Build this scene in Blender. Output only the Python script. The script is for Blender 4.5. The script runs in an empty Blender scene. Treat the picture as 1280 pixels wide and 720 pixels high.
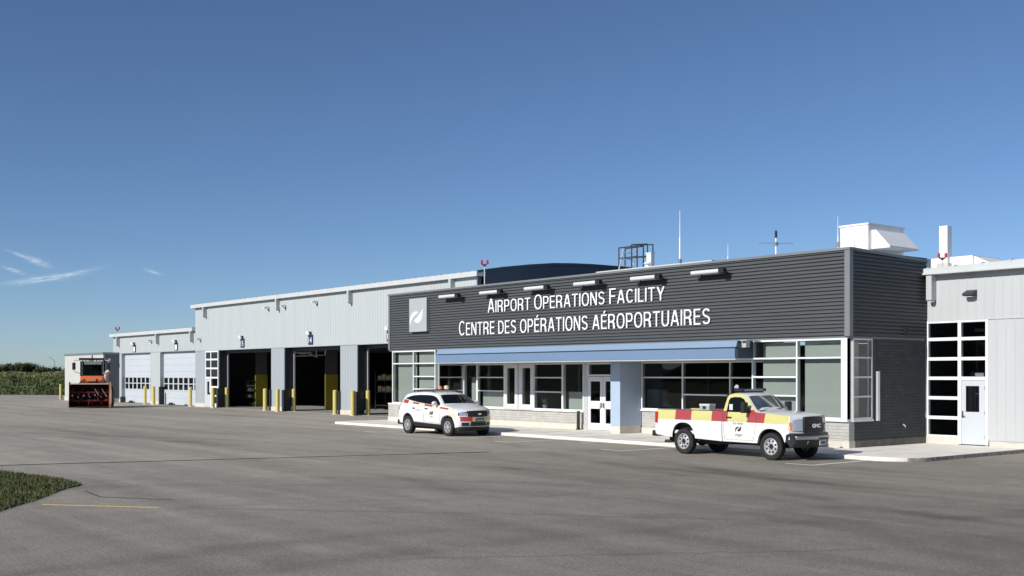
import bpy, bmesh, math, random
import numpy as np
from mathutils import Vector, Matrix
R = math.radians
random.seed(7)
S = bpy.context.scene
COL = S.collection

# ------------------------------------------------------------------ materials
MATS = {}
def nt(m):
    m.use_nodes = True
    n = m.node_tree
    return n, n.nodes['Principled BSDF']

def mat(name, col, rough=0.6, metal=0.0, spec=0.4, var=0.0, scale=6.0, bump=0.0, bscale=40.0, coat=0.0, stretch=(1, 1, 1)):
    """plain surface with optional uneven tone (var) and fine bump"""
    if name in MATS: return MATS[name]
    m = bpy.data.materials.new(name)
    t, p = nt(m)
    p.inputs['Base Color'].default_value = (*col, 1)
    p.inputs['Roughness'].default_value = rough
    p.inputs['Metallic'].default_value = metal
    p.inputs['Specular IOR Level'].default_value = spec
    p.inputs['Coat Weight'].default_value = coat
    p.inputs['Coat Roughness'].default_value = 0.06
    if var or bump:
        tc = t.nodes.new('ShaderNodeTexCoord')
        mp = t.nodes.new('ShaderNodeMapping'); mp.inputs['Scale'].default_value = stretch
        t.links.new(tc.outputs['Object'], mp.inputs['Vector'])
    if var:
        n = t.nodes.new('ShaderNodeTexNoise'); n.inputs['Scale'].default_value = scale; n.inputs['Detail'].default_value = 6
        t.links.new(mp.outputs[0], n.inputs['Vector'])
        r = t.nodes.new('ShaderNodeMapRange'); r.inputs['From Min'].default_value = .25; r.inputs['From Max'].default_value = .75
        r.inputs['To Min'].default_value = 1 - var; r.inputs['To Max'].default_value = 1 + var * .6
        t.links.new(n.outputs['Fac'], r.inputs['Value'])
        mx = t.nodes.new('ShaderNodeVectorMath'); mx.operation = 'SCALE'
        mx.inputs[0].default_value = col
        t.links.new(r.outputs[0], mx.inputs['Scale'])
        t.links.new(mx.outputs[0], p.inputs['Base Color'])
    if bump:
        b = t.nodes.new('ShaderNodeTexNoise'); b.inputs['Scale'].default_value = bscale; b.inputs['Detail'].default_value = 4
        t.links.new(mp.outputs[0], b.inputs['Vector'])
        bn = t.nodes.new('ShaderNodeBump'); bn.inputs['Strength'].default_value = bump; bn.inputs['Distance'].default_value = .02
        t.links.new(b.outputs['Fac'], bn.inputs['Height']); t.links.new(bn.outputs[0], p.inputs['Normal'])
    MATS[name] = m
    return m

def glass(name, tint=(.55, .62, .58), boost=1.0):
    m = bpy.data.materials.new(name); m.use_nodes = True
    t = m.node_tree; t.nodes.clear()
    o = t.nodes.new('ShaderNodeOutputMaterial'); mix = t.nodes.new('ShaderNodeMixShader')
    tr = t.nodes.new('ShaderNodeBsdfTransparent'); tr.inputs[0].default_value = (*tint, 1)
    gl = t.nodes.new('ShaderNodeBsdfGlossy'); gl.inputs['Roughness'].default_value = .015
    tc = t.nodes.new('ShaderNodeTexCoord')
    nz = t.nodes.new('ShaderNodeTexNoise'); nz.inputs['Scale'].default_value = .8; nz.inputs['Detail'].default_value = 1
    t.links.new(tc.outputs['Object'], nz.inputs['Vector'])
    bp = t.nodes.new('ShaderNodeBump'); bp.inputs['Strength'].default_value = .06; bp.inputs['Distance'].default_value = .03
    t.links.new(nz.outputs['Fac'], bp.inputs['Height']); t.links.new(bp.outputs[0], gl.inputs['Normal'])
    fr = t.nodes.new('ShaderNodeFresnel'); fr.inputs['IOR'].default_value = 1.5
    ge = t.nodes.new('ShaderNodeNewGeometry'); ior = t.nodes.new('ShaderNodeMapRange')   # same reflection from both faces of the pane
    ior.inputs['To Min'].default_value = 1.5; ior.inputs['To Max'].default_value = 1/1.5
    t.links.new(ge.outputs['Backfacing'], ior.inputs['Value']); t.links.new(ior.outputs[0], fr.inputs['IOR'])
    mu = t.nodes.new('ShaderNodeMath'); mu.operation = 'MULTIPLY'; mu.inputs[1].default_value = boost; mu.use_clamp = True
    t.links.new(fr.outputs[0], mu.inputs[0]); t.links.new(mu.outputs[0], mix.inputs[0])
    t.links.new(tr.outputs[0], mix.inputs[1]); t.links.new(gl.outputs[0], mix.inputs[2])
    t.links.new(mix.outputs[0], o.inputs['Surface'])
    MATS[name] = m
    return m

def brick_mat(name, c1, c2, mortar, axis, bw=.4, bh=.0675, rough=.8):
    m = bpy.data.materials.new(name); t, p = nt(m)
    tc = t.nodes.new('ShaderNodeTexCoord'); sp = t.nodes.new('ShaderNodeSeparateXYZ'); cb = t.nodes.new('ShaderNodeCombineXYZ')
    t.links.new(tc.outputs['Object'], sp.inputs[0])
    ad = t.nodes.new('ShaderNodeMath'); ad.operation = 'ADD'
    t.links.new(sp.outputs['X'], ad.inputs[0]); t.links.new(sp.outputs['Y'], ad.inputs[1])
    t.links.new(ad.outputs[0], cb.inputs['X']); t.links.new(sp.outputs['Z'], cb.inputs['Y'])
    b = t.nodes.new('ShaderNodeTexBrick')
    b.inputs['Color1'].default_value = (*c1, 1); b.inputs['Color2'].default_value = (*c2, 1); b.inputs['Mortar'].default_value = (*mortar, 1)
    b.inputs['Scale'].default_value = 1; b.inputs['Brick Width'].default_value = bw; b.inputs['Row Height'].default_value = bh
    b.inputs['Mortar Size'].default_value = .006; b.inputs['Bias'].default_value = 0
    t.links.new(cb.outputs[0], b.inputs['Vector'])
    n = t.nodes.new('ShaderNodeTexNoise'); n.inputs['Scale'].default_value = 3; n.inputs['Detail'].default_value = 6
    t.links.new(tc.outputs['Object'], n.inputs['Vector'])
    r = t.nodes.new('ShaderNodeMapRange'); r.inputs['To Min'].default_value = .75; r.inputs['To Max'].default_value = 1.25
    t.links.new(n.outputs['Fac'], r.inputs['Value'])
    sc = t.nodes.new('ShaderNodeVectorMath'); sc.operation = 'SCALE'
    t.links.new(b.outputs['Color'], sc.inputs[0]); t.links.new(r.outputs[0], sc.inputs['Scale'])
    t.links.new(sc.outputs[0], p.inputs['Base Color'])
    bn = t.nodes.new('ShaderNodeBump'); bn.inputs['Strength'].default_value = .8; bn.inputs['Distance'].default_value = .012; bn.invert = True
    t.links.new(b.outputs['Fac'], bn.inputs['Height']); t.links.new(bn.outputs[0], p.inputs['Normal'])
    p.inputs['Roughness'].default_value = rough
    MATS[name] = m
    return m

def livery(name, base, bands, z_fn=None, rough=.3):
    """painted body with reflective blocks: bands = (x0,x1,z0,z1,colour[,slant[,zslope]]) on the side faces, object coordinates"""
    m = bpy.data.materials.new(name); t, p = nt(m)
    L = t.links.new
    tc = t.nodes.new('ShaderNodeTexCoord'); sp = t.nodes.new('ShaderNodeSeparateXYZ'); L(tc.outputs['Object'], sp.inputs[0])
    X, Z = sp.outputs['X'], sp.outputs['Z']
    sn = t.nodes.new('ShaderNodeSeparateXYZ'); L(tc.outputs['Normal'], sn.inputs[0])
    def M(op, a, b=None):
        n = t.nodes.new('ShaderNodeMath'); n.operation = op
        for i, v in enumerate((a, b)):
            if v is None: continue
            if isinstance(v, (int, float)): n.inputs[i].default_value = v
            else: L(v, n.inputs[i])
        return n.outputs[0]
    ny = M('GREATER_THAN', M('ABSOLUTE', sn.outputs['Y']), .55)
    nz = t.nodes.new('ShaderNodeTexNoise'); nz.inputs['Scale'].default_value = 5; L(tc.outputs['Object'], nz.inputs['Vector'])
    rgb = t.nodes.new('ShaderNodeRGB'); rgb.outputs[0].default_value = (*base, 1)
    cur = rgb.outputs[0]
    for bd in bands:
        x0, x1, z0, z1, c = bd[:5]
        sl = bd[5] if len(bd) > 5 else 0.0
        zs = bd[6] if len(bd) > 6 else 0.0
        anyn = bd[7] if len(bd) > 7 else False
        xs = M('SUBTRACT', X, M('MULTIPLY', Z, sl)) if sl else X
        zz = M('SUBTRACT', Z, M('MULTIPLY', X, zs)) if zs else Z
        k = M('MULTIPLY', M('MULTIPLY', M('GREATER_THAN', xs, x0), M('LESS_THAN', xs, x1)), M('MULTIPLY', M('GREATER_THAN', zz, z0), M('LESS_THAN', zz, z1)))
        if not anyn: k = M('MULTIPLY', k, ny)
        mx = t.nodes.new('ShaderNodeMix'); mx.data_type = 'RGBA'
        L(k, mx.inputs['Factor']); L(cur, mx.inputs['A']); mx.inputs['B'].default_value = (*c, 1)
        cur = mx.outputs['Result']
    r = t.nodes.new('ShaderNodeMapRange'); r.inputs['To Min'].default_value = .92; r.inputs['To Max'].default_value = 1.04
    L(nz.outputs['Fac'], r.inputs['Value'])
    sc = t.nodes.new('ShaderNodeVectorMath'); sc.operation = 'SCALE'; L(cur, sc.inputs[0]); L(r.outputs[0], sc.inputs['Scale'])
    L(sc.outputs[0], p.inputs['Base Color'])
    p.inputs['Roughness'].default_value = rough; p.inputs['Coat Weight'].default_value = .6; p.inputs['Coat Roughness'].default_value = .05
    MATS[name] = m
    return m

# ------------------------------------------------------------------ mesh builder
class MB:
    def __init__(s): s.v = []; s.f = []; s.mi = []; s.cur = 0
    def mat(s, i): s.cur = i; return s
    def add(s, vs, fs):
        o = len(s.v); s.v += [tuple(p) for p in vs]
        for f in fs: s.f.append([i + o for i in f]); s.mi.append(s.cur)
        return s
    def box(s, x0, x1, y0, y1, z0, z1):
        x0, x1 = sorted((x0, x1)); y0, y1 = sorted((y0, y1)); z0, z1 = sorted((z0, z1))
        return s.add([(x0,y0,z0),(x1,y0,z0),(x1,y1,z0),(x0,y1,z0),(x0,y0,z1),(x1,y0,z1),(x1,y1,z1),(x0,y1,z1)],
                     [(0,3,2,1),(4,5,6,7),(0,1,5,4),(1,2,6,5),(2,3,7,6),(3,0,4,7)])
    def obox(s, c, ax, ay, az):
        """box from centre and three half-axis vectors"""
        c, ax, ay, az = map(Vector, (c, ax, ay, az))
        P = [c + i*ax + j*ay + k*az for k in (-1,1) for j in (-1,1) for i in (-1,1)]
        return s.add(P, [(0,2,3,1),(4,5,7,6),(0,1,5,4),(1,3,7,5),(3,2,6,7),(2,0,4,6)])
    def quad(s, a, b, c, d): return s.add([a,b,c,d], [(0,1,2,3)])
    def cyl(s, p0, p1, r0, r1=None, n=12, caps=True):
        r1 = r0 if r1 is None else r1
        p0, p1 = Vector(p0), Vector(p1); d = (p1 - p0).normalized()
        u = d.orthogonal().normalized(); w = d.cross(u)
        vs = []
        for p, r in ((p0, r0), (p1, r1)):
            for i in range(n):
                a = 2*math.pi*i/n; vs.append(p + r*(math.cos(a)*u + math.sin(a)*w))
        fs = [(i, (i+1)%n, n+(i+1)%n, n+i) for i in range(n)]
        if caps: fs += [tuple(range(n-1,-1,-1)), tuple(range(n, 2*n))]
        return s.add(vs, fs)
    def tube(s, pts, r, n=8):
        for a, b in zip(pts, pts[1:]): s.cyl(a, b, r, r, n)
        for q in pts[1:-1]: s.ball(q, r, 6, 4)
        return s
    def ball(s, c, r, n=12, m=8, sx=1, sy=1, sz=1):
        vs = [(c[0], c[1], c[2]+r*sz)]
        for j in range(1, m):
            t = math.pi*j/m
            for i in range(n):
                a = 2*math.pi*i/n; vs.append((c[0]+r*sx*math.sin(t)*math.cos(a), c[1]+r*sy*math.sin(t)*math.sin(a), c[2]+r*sz*math.cos(t)))
        vs.append((c[0], c[1], c[2]-r*sz)); fs = []
        for i in range(n): fs.append((0, 1+i, 1+(i+1)%n))
        for j in range(m-2):
            for i in range(n): a=1+j*n+i; b=1+j*n+(i+1)%n; fs.append((a, a+n, b+n, b))
        e = len(vs)-1; o = 1+(m-2)*n
        for i in range(n): fs.append((e, o+(i+1)%n, o+i))
        return s.add(vs, fs)
    def lathe_y(s, c, prof, n=32):
        """profile (y offset, radius) turned about an axis along Y through c"""
        vs = []
        for (y, r) in prof:
            for i in range(n):
                a = 2*math.pi*i/n; vs.append((c[0]+r*math.cos(a), c[1]+y, c[2]+r*math.sin(a)))
        fs = []
        for j in range(len(prof)-1):
            for i in range(n): fs.append((j*n+i, j*n+(i+1)%n, (j+1)*n+(i+1)%n, (j+1)*n+i))
        return s.add(vs, fs)
    def prism_y(s, poly, y0, y1):
        n = len(poly)
        vs = [(x, y0, z) for x, z in poly] + [(x, y1, z) for x, z in poly]
        fs = [tuple(range(n)), tuple(range(2*n-1, n-1, -1))] + [(i, n+i, n+(i+1)%n, (i+1)%n) for i in range(n)]
        return s.add(vs, fs)
    def prism_x(s, poly, x0, x1):
        n = len(poly)
        vs = [(x0, y, z) for y, z in poly] + [(x1, y, z) for y, z in poly]
        fs = [tuple(range(n)), tuple(range(2*n-1, n-1, -1))] + [(i, n+i, n+(i+1)%n, (i+1)%n) for i in range(n)]
        return s.add(vs, fs)
    def prism_z(s, poly, z0, z1):
        n = len(poly)
        vs = [(x, y, z0) for x, y in poly] + [(x, y, z1) for x, y in poly]
        fs = [tuple(range(n)), tuple(range(2*n-1, n-1, -1))] + [(i, n+i, n+(i+1)%n, (i+1)%n) for i in range(n)]
        return s.add(vs, fs)
    def build(s, name, mats, parent=None, local=False, smooth=None, bevel=0, seg=2, fix=True):
        off = Vector((0,0,0))
        if parent is not None and not local:
            q = parent
            while q is not None: off += q.location; q = q.parent
        me = bpy.data.meshes.new(name)
        me.from_pydata([Vector(p) - off for p in s.v], [], s.f)
        if not isinstance(mats, (list, tuple)): mats = [mats]
        for m in mats: me.materials.append(m)
        me.polygons.foreach_set('material_index', s.mi)
        if fix:
            bm = bmesh.new(); bm.from_mesh(me); bmesh.ops.recalc_face_normals(bm, faces=bm.faces); bm.to_mesh(me); bm.free()
        if smooth:
            me.polygons.foreach_set('use_smooth', [True]*len(me.polygons)); me.set_sharp_from_angle(angle=R(smooth))
        me.update()
        o = bpy.data.objects.new(name, me); COL.objects.link(o)
        if parent is not None: o.parent = parent
        if bevel:
            b = o.modifiers.new('bevel', 'BEVEL'); b.width = bevel; b.segments = seg; b.limit_method = 'ANGLE'; b.angle_limit = R(40); b.harden_normals = False
        return o

def thing(name, label, cat, loc=(0,0,0), rz=0, group=None):
    o = bpy.data.objects.new(name, None); COL.objects.link(o)
    o.empty_display_size = .2
    o.location = loc; o.rotation_euler = (0,0,rz); o['label'] = label; o['category'] = cat
    if group: o['group'] = group
    return o
def tag(o, label, cat, group=None):
    o['label'] = label; o['category'] = cat
    if group: o['group'] = group
    return o
def struct(o): o['kind'] = 'structure'; return o
def dup(root, loc, label, group=None, rz=None):
    def cp(o, par):
        c = o.copy(); COL.objects.link(c); c.parent = par
        for ch in o.children: cp(ch, c)
        return c
    r = root.copy(); COL.objects.link(r); r.location = loc; r['label'] = label
    if rz is not None: r.rotation_euler = (0,0,rz)
    if group: r['group'] = group
    for ch in list(root.children): cp(ch, r)
    return r

def text_mesh(body, size, depth, small=None, bold=0.0, spacing=1.0):
    """mesh of lettering in the XZ plane (facing -Y), starting at the origin"""
    cu = bpy.data.curves.new('lettering', 'FONT'); cu.body = body; cu.size = size; cu.extrude = depth; cu.offset = bold; cu.space_character = spacing
    cu.resolution_u = 4
    if small: cu.small_caps_scale = small
    o = bpy.data.objects.new('lettering', cu); COL.objects.link(o)
    if small:
        for i, ch in enumerate(body):
            cu.body_format[i].use_small_caps = True
    bpy.context.view_layer.update()
    me = bpy.data.meshes.new_from_object(o.evaluated_get(bpy.context.evaluated_depsgraph_get()))
    bpy.data.objects.remove(o); bpy.data.curves.remove(cu)
    for v in me.vertices:
        x, y, z = v.co; v.co = (x, -z, y)
    return me
def place_text(name, body, x0, x1, z0, z1, y, m, depth=.02, small=None, parent=None, bold=0.0, spacing=1.0):
    me = text_mesh(body, 1.0, depth, small, bold, spacing)
    xs = [v.co.x for v in me.vertices]; ax, bx = min(xs), max(xs)
    zs = [v.co.z for v in me.vertices if True]; az, bz = 0.0, None
    # cap height from the flat baseline to the capital's top
    cap = text_cap()
    for v in me.vertices:
        v.co = (x0 + (v.co.x-ax)/(bx-ax)*(x1-x0), v.co.y + y, z0 + v.co.z/cap*(z1-z0))
    me.name = name; me.materials.clear(); me.materials.append(m)
    o = bpy.data.objects.new(name, me); COL.objects.link(o)
    if parent is not None: o.parent = parent
    return o
_cap = []
def text_cap():
    if not _cap:
        q = text_mesh('E', 1.0, 0.0); _cap.append(max(v.co.z for v in q.vertices)); bpy.data.meshes.remove(q)
    return _cap[0]

EMBLEM = tuple([((x-418)/72, (352-y)/70) for x, y in q] for q in (
    [(350,440),(346,400),(350,360),(363,331),(386,311),(412,306),(432,316),(408,334),(386,354),(369,372),(357,402)],
    [(391,387),(415,370),(440,338),(462,312),(490,280),(476,312),(475,346),(467,380),(451,405),(430,417),(408,410),(394,397)]))
def emblem(mb, cx, y0, y1, cz, w, h, flip=1):
    for poly in EMBLEM: mb.prism_y([(cx+flip*px*w, cz+pz*h) for px, pz in poly], y0, y1)

# palette -------------------------------------------------------------
white_siding = mat('white_siding', (.455,.495,.505), .45, var=.05, scale=1.2, stretch=(1,1,.15))
grey_siding = mat('grey_siding', (.36,.40,.425), .45, var=.05, scale=1.5, stretch=(1,1,.15))
door_white = mat('door_white', (.52,.56,.61), .4, var=.03, scale=1)
trim_white = mat('trim_white', (.78,.79,.80), .4, var=.04, scale=3)
roof_white = mat('roof_white', (.54,.565,.575), .5, var=.06, scale=2)
alu = mat('aluminium', (.62,.63,.64), .35, .3, var=.05, scale=4)
duct_white = mat('duct_white', (.82,.82,.82), .45, var=.05, scale=3)
charcoal = mat('charcoal_cladding', (.088,.095,.100), .5, 0, .2, var=.10, scale=1.6, stretch=(.4,1,6))
charcoal_trim = mat('charcoal_trim', (.19,.20,.215), .4, 0, .5, var=.06, scale=3)
dark_steel = mat('dark_steel', (.035,.040,.048), .5, var=.1)
navy_panel = mat('navy_panel', (.055,.075,.10), .4, var=.08, scale=2)
blue_panel = mat('blue_panel', (.155,.235,.36), .5, var=.03, scale=2)
sunlit_blue = mat('sunlit_blue_panel', (.21,.30,.425), .5, var=.03, scale=2)
column_blue = mat('column_blue', (.37,.46,.585), .5, var=.04, scale=2)
concrete = mat('concrete', (.60,.565,.50), .85, var=.14, scale=2.5, bump=.25, bscale=60)
walk_concrete = mat('walk_concrete', (.80,.765,.695), .88, var=.15, scale=1.3, bump=.3, bscale=50)
kerb_dirty = mat('kerb_dirty', (.33,.31,.29), .9, var=.6, scale=7, bump=.4, bscale=40)
floor_conc = mat('interior_floor', (.34,.33,.31), .6, var=.15, scale=2)
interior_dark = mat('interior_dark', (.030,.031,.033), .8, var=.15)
room_dark = mat('room_dark', (.10,.105,.105), .8, var=.15)
blind = mat('blind', (.40,.42,.40), .8, var=.05, scale=1)
yellow = mat('bollard_yellow', (.62,.52,.17), .5, var=.10, scale=6)
yellow_guard = mat('guard_yellow', (.32,.245,.025), .5, var=.12, scale=4)
black = mat('black_plastic', (.018,.018,.019), .5, var=.1, scale=8)
black_gloss = mat('black_gloss', (.012,.012,.014), .12, var=.05)
rubber = mat('rubber', (.022,.022,.022), .85, var=.2, scale=14)
chrome = mat('chrome', (.65,.66,.68), .15, 1.0)
steel = mat('bare_steel', (.45,.46,.47), .35, .8, var=.1)
rim_silver = mat('rim_silver', (.66,.66,.67), .3, .55, var=.06)
red_lens = mat('red_lens', (.45,.02,.025), .15, coat=.6)
red_lamp = mat('red_lamp', (.50,.03,.03), .3)
amber = mat('amber_lens', (.75,.28,.12), .2, coat=.5)
orange = mat('orange_paint', (.72,.16,.045), .38, var=.10, scale=4, coat=.3)
orange_red = mat('orange_red_paint', (.13,.012,.012), .5, var=.6, scale=5)
pale_orange = mat('pale_worn_paint', (.62,.42,.36), .5, var=.25, scale=8)
blower_dark = mat('blower_dark', (.022,.006,.006), .6, var=.5, scale=6)
white_paint = mat('white_paint', (.80,.80,.77), .7, var=.14, scale=9)
yellow_paint = mat('yellow_paint', (.80,.58,.22), .7, var=.2, scale=9)
lettering_white = mat('lettering_white', (.84,.84,.83), .4)
sign_grey = mat('sign_grey', (.47,.50,.51), .35, .2, var=.04, scale=2)
sign_navy = mat('sign_navy', (.02,.035,.10), .4)
lamp_body = mat('lamp_body', (.62,.63,.62), .35)
headlamp = mat('headlamp', (.46,.49,.56), .08, .35, coat=1)
car_glass = mat('car_glass', (.006,.007,.008), .03, 0, .32)
screen_glass = mat('screen_glass', (.10,.115,.12), .04, 0, 1.0, var=.6, scale=3.5, coat=1)
screen_glass.node_tree.nodes['Principled BSDF'].inputs['IOR'].default_value = 2.0
plate_mat = mat('plate_mat', (.62,.63,.64), .4)
plate_dark = mat('plate_dark', (.10,.11,.12), .4)
win_glass = glass('window_glass', (.885,.91,.90), .9)
dark_glass = glass('dark_window_glass', (.72,.76,.75), .8)
light_brick = brick_mat('light_brick', (.455,.443,.42), (.42,.41,.39), (.36,.35,.335), 'x', .39, .10)
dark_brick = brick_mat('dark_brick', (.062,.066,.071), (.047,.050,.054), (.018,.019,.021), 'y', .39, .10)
annex_siding = mat('annex_siding', (.475,.50,.51), .45, var=.05, scale=1.2, stretch=(1,1,.15))

# ------------------------------------------------------------------ camera, sun, sky
cam = bpy.data.cameras.new('camera'); co = bpy.data.objects.new('camera', cam); COL.objects.link(co)
co.location = (0, 0, 2.45); YAW = R(38.784)
co.rotation_euler = (R(90), 0, math.atan2(math.cos(YAW), math.sin(YAW)))
cam.sensor_width = 36; cam.lens = 36*1400/1280; cam.shift_y = 108/1280; cam.clip_end = 6000; cam.clip_start = .1
S.camera = co
ELEV, PHI = R(29.3), R(-.8)
sd = Vector((-math.sin(PHI)*math.cos(ELEV), -math.cos(PHI)*math.cos(ELEV), math.sin(ELEV)))
sun = bpy.data.lights.new('sun', 'SUN'); sun.energy = 4.8; sun.angle = R(.5); sun.color = (1, .955, .88)
so = bpy.data.objects.new('sun', sun); COL.objects.link(so); so.rotation_euler = sd.to_track_quat('Z', 'Y').to_euler()
w = bpy.data.worlds.new('World'); S.world = w; w.use_nodes = True
t = w.node_tree; bg = t.nodes['Background']; bg.inputs['Strength'].default_value = .098
sky = t.nodes.new('ShaderNodeTexSky'); sky.sky_type = 'NISHITA'; sky.sun_disc = False
sky.sun_elevation = ELEV; sky.sun_rotation = R(180) + PHI; sky.air_density = .68; sky.dust_density = .22; sky.ozone_density = 5.0; sky.altitude = 60
# thin cirrus wisps, by compass bearing and height over the horizon
tc = t.nodes.new('ShaderNodeTexCoord'); sp = t.nodes.new('ShaderNodeSeparateXYZ'); t.links.new(tc.outputs['Generated'], sp.inputs[0])
def WM(op, a, b=None, c=None):
    n = t.nodes.new('ShaderNodeMath'); n.operation = op
    for i, v in enumerate((a, b, c)):
        if v is None: continue
        if isinstance(v, (int, float)): n.inputs[i].default_value = v
        else: t.links.new(v, n.inputs[i])
    return n.outputs[0]
az = WM('ARCTAN2', sp.outputs['Y'], sp.outputs['X']); el = WM('ARCSINE', sp.outputs['Z'])
total = None
# (bearing deg, height deg, half length, half thickness, slope): bearing falls to the right
for (a0, e0, hl, ht, sl, k) in ((164.20,5.31,.45,.14,.35,.7),(164.6,5.45,.7,.07,.35,.6),(163.9,4.50,1.3,.13,-.17,.75),(162.9,4.72,1.1,.09,-.24,.7),(165.2,4.85,.4,.08,.3,.6),(159.0,4.98,.32,.07,.33,.55)):
    du = WM('SUBTRACT', az, R(a0))
    dv = WM('SUBTRACT', WM('SUBTRACT', el, R(e0)), WM('MULTIPLY', du, sl))
    u2 = WM('POWER', WM('ABSOLUTE', WM('DIVIDE', du, R(hl))), 2.0); v2 = WM('POWER', WM('ABSOLUTE', WM('DIVIDE', dv, R(ht))), 2.0)
    g = WM('MULTIPLY', WM('EXPONENT', WM('MULTIPLY', WM('ADD', u2, v2), -1.0)), k)
    total = g if total is None else WM('MAXIMUM', total, g)
cb = t.nodes.new('ShaderNodeCombineXYZ'); t.links.new(WM('MULTIPLY', az, 60), cb.inputs[0])
t.links.new(WM('MULTIPLY', WM('ADD', el, WM('MULTIPLY', az, .17)), 420), cb.inputs[1])
nz = t.nodes.new('ShaderNodeTexNoise'); nz.inputs['Scale'].default_value = 1.6; nz.inputs['Detail'].default_value = 7; nz.inputs['Roughness'].default_value = .62
t.links.new(cb.outputs[0], nz.inputs['Vector'])
mr = t.nodes.new('ShaderNodeMapRange'); mr.inputs['From Min'].default_value = .33; mr.inputs['From Max'].default_value = .62; t.links.new(nz.outputs['Fac'], mr.inputs['Value'])
mask = WM('MULTIPLY', total, mr.outputs[0])
mx = t.nodes.new('ShaderNodeMix'); mx.data_type = 'RGBA'; t.links.new(mask, mx.inputs['Factor'])
t.links.new(sky.outputs[0], mx.inputs['A']); mx.inputs['B'].default_value = (7.6, 8.6, 9.6, 1); t.links.new(mx.outputs['Result'], bg.inputs['Color'])
S.view_settings.view_transform = 'Standard'; S.view_settings.look = 'None'; S.view_settings.gamma = 1; S.view_settings.exposure = 0
S.render.resolution_x = 1024; S.render.resolution_y = 576
S.render.engine = 'CYCLES'
S.cycles.max_bounces = 8; S.cycles.transparent_max_bounces = 12; S.cycles.caustics_reflective = False; S.cycles.caustics_refractive = False

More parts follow.
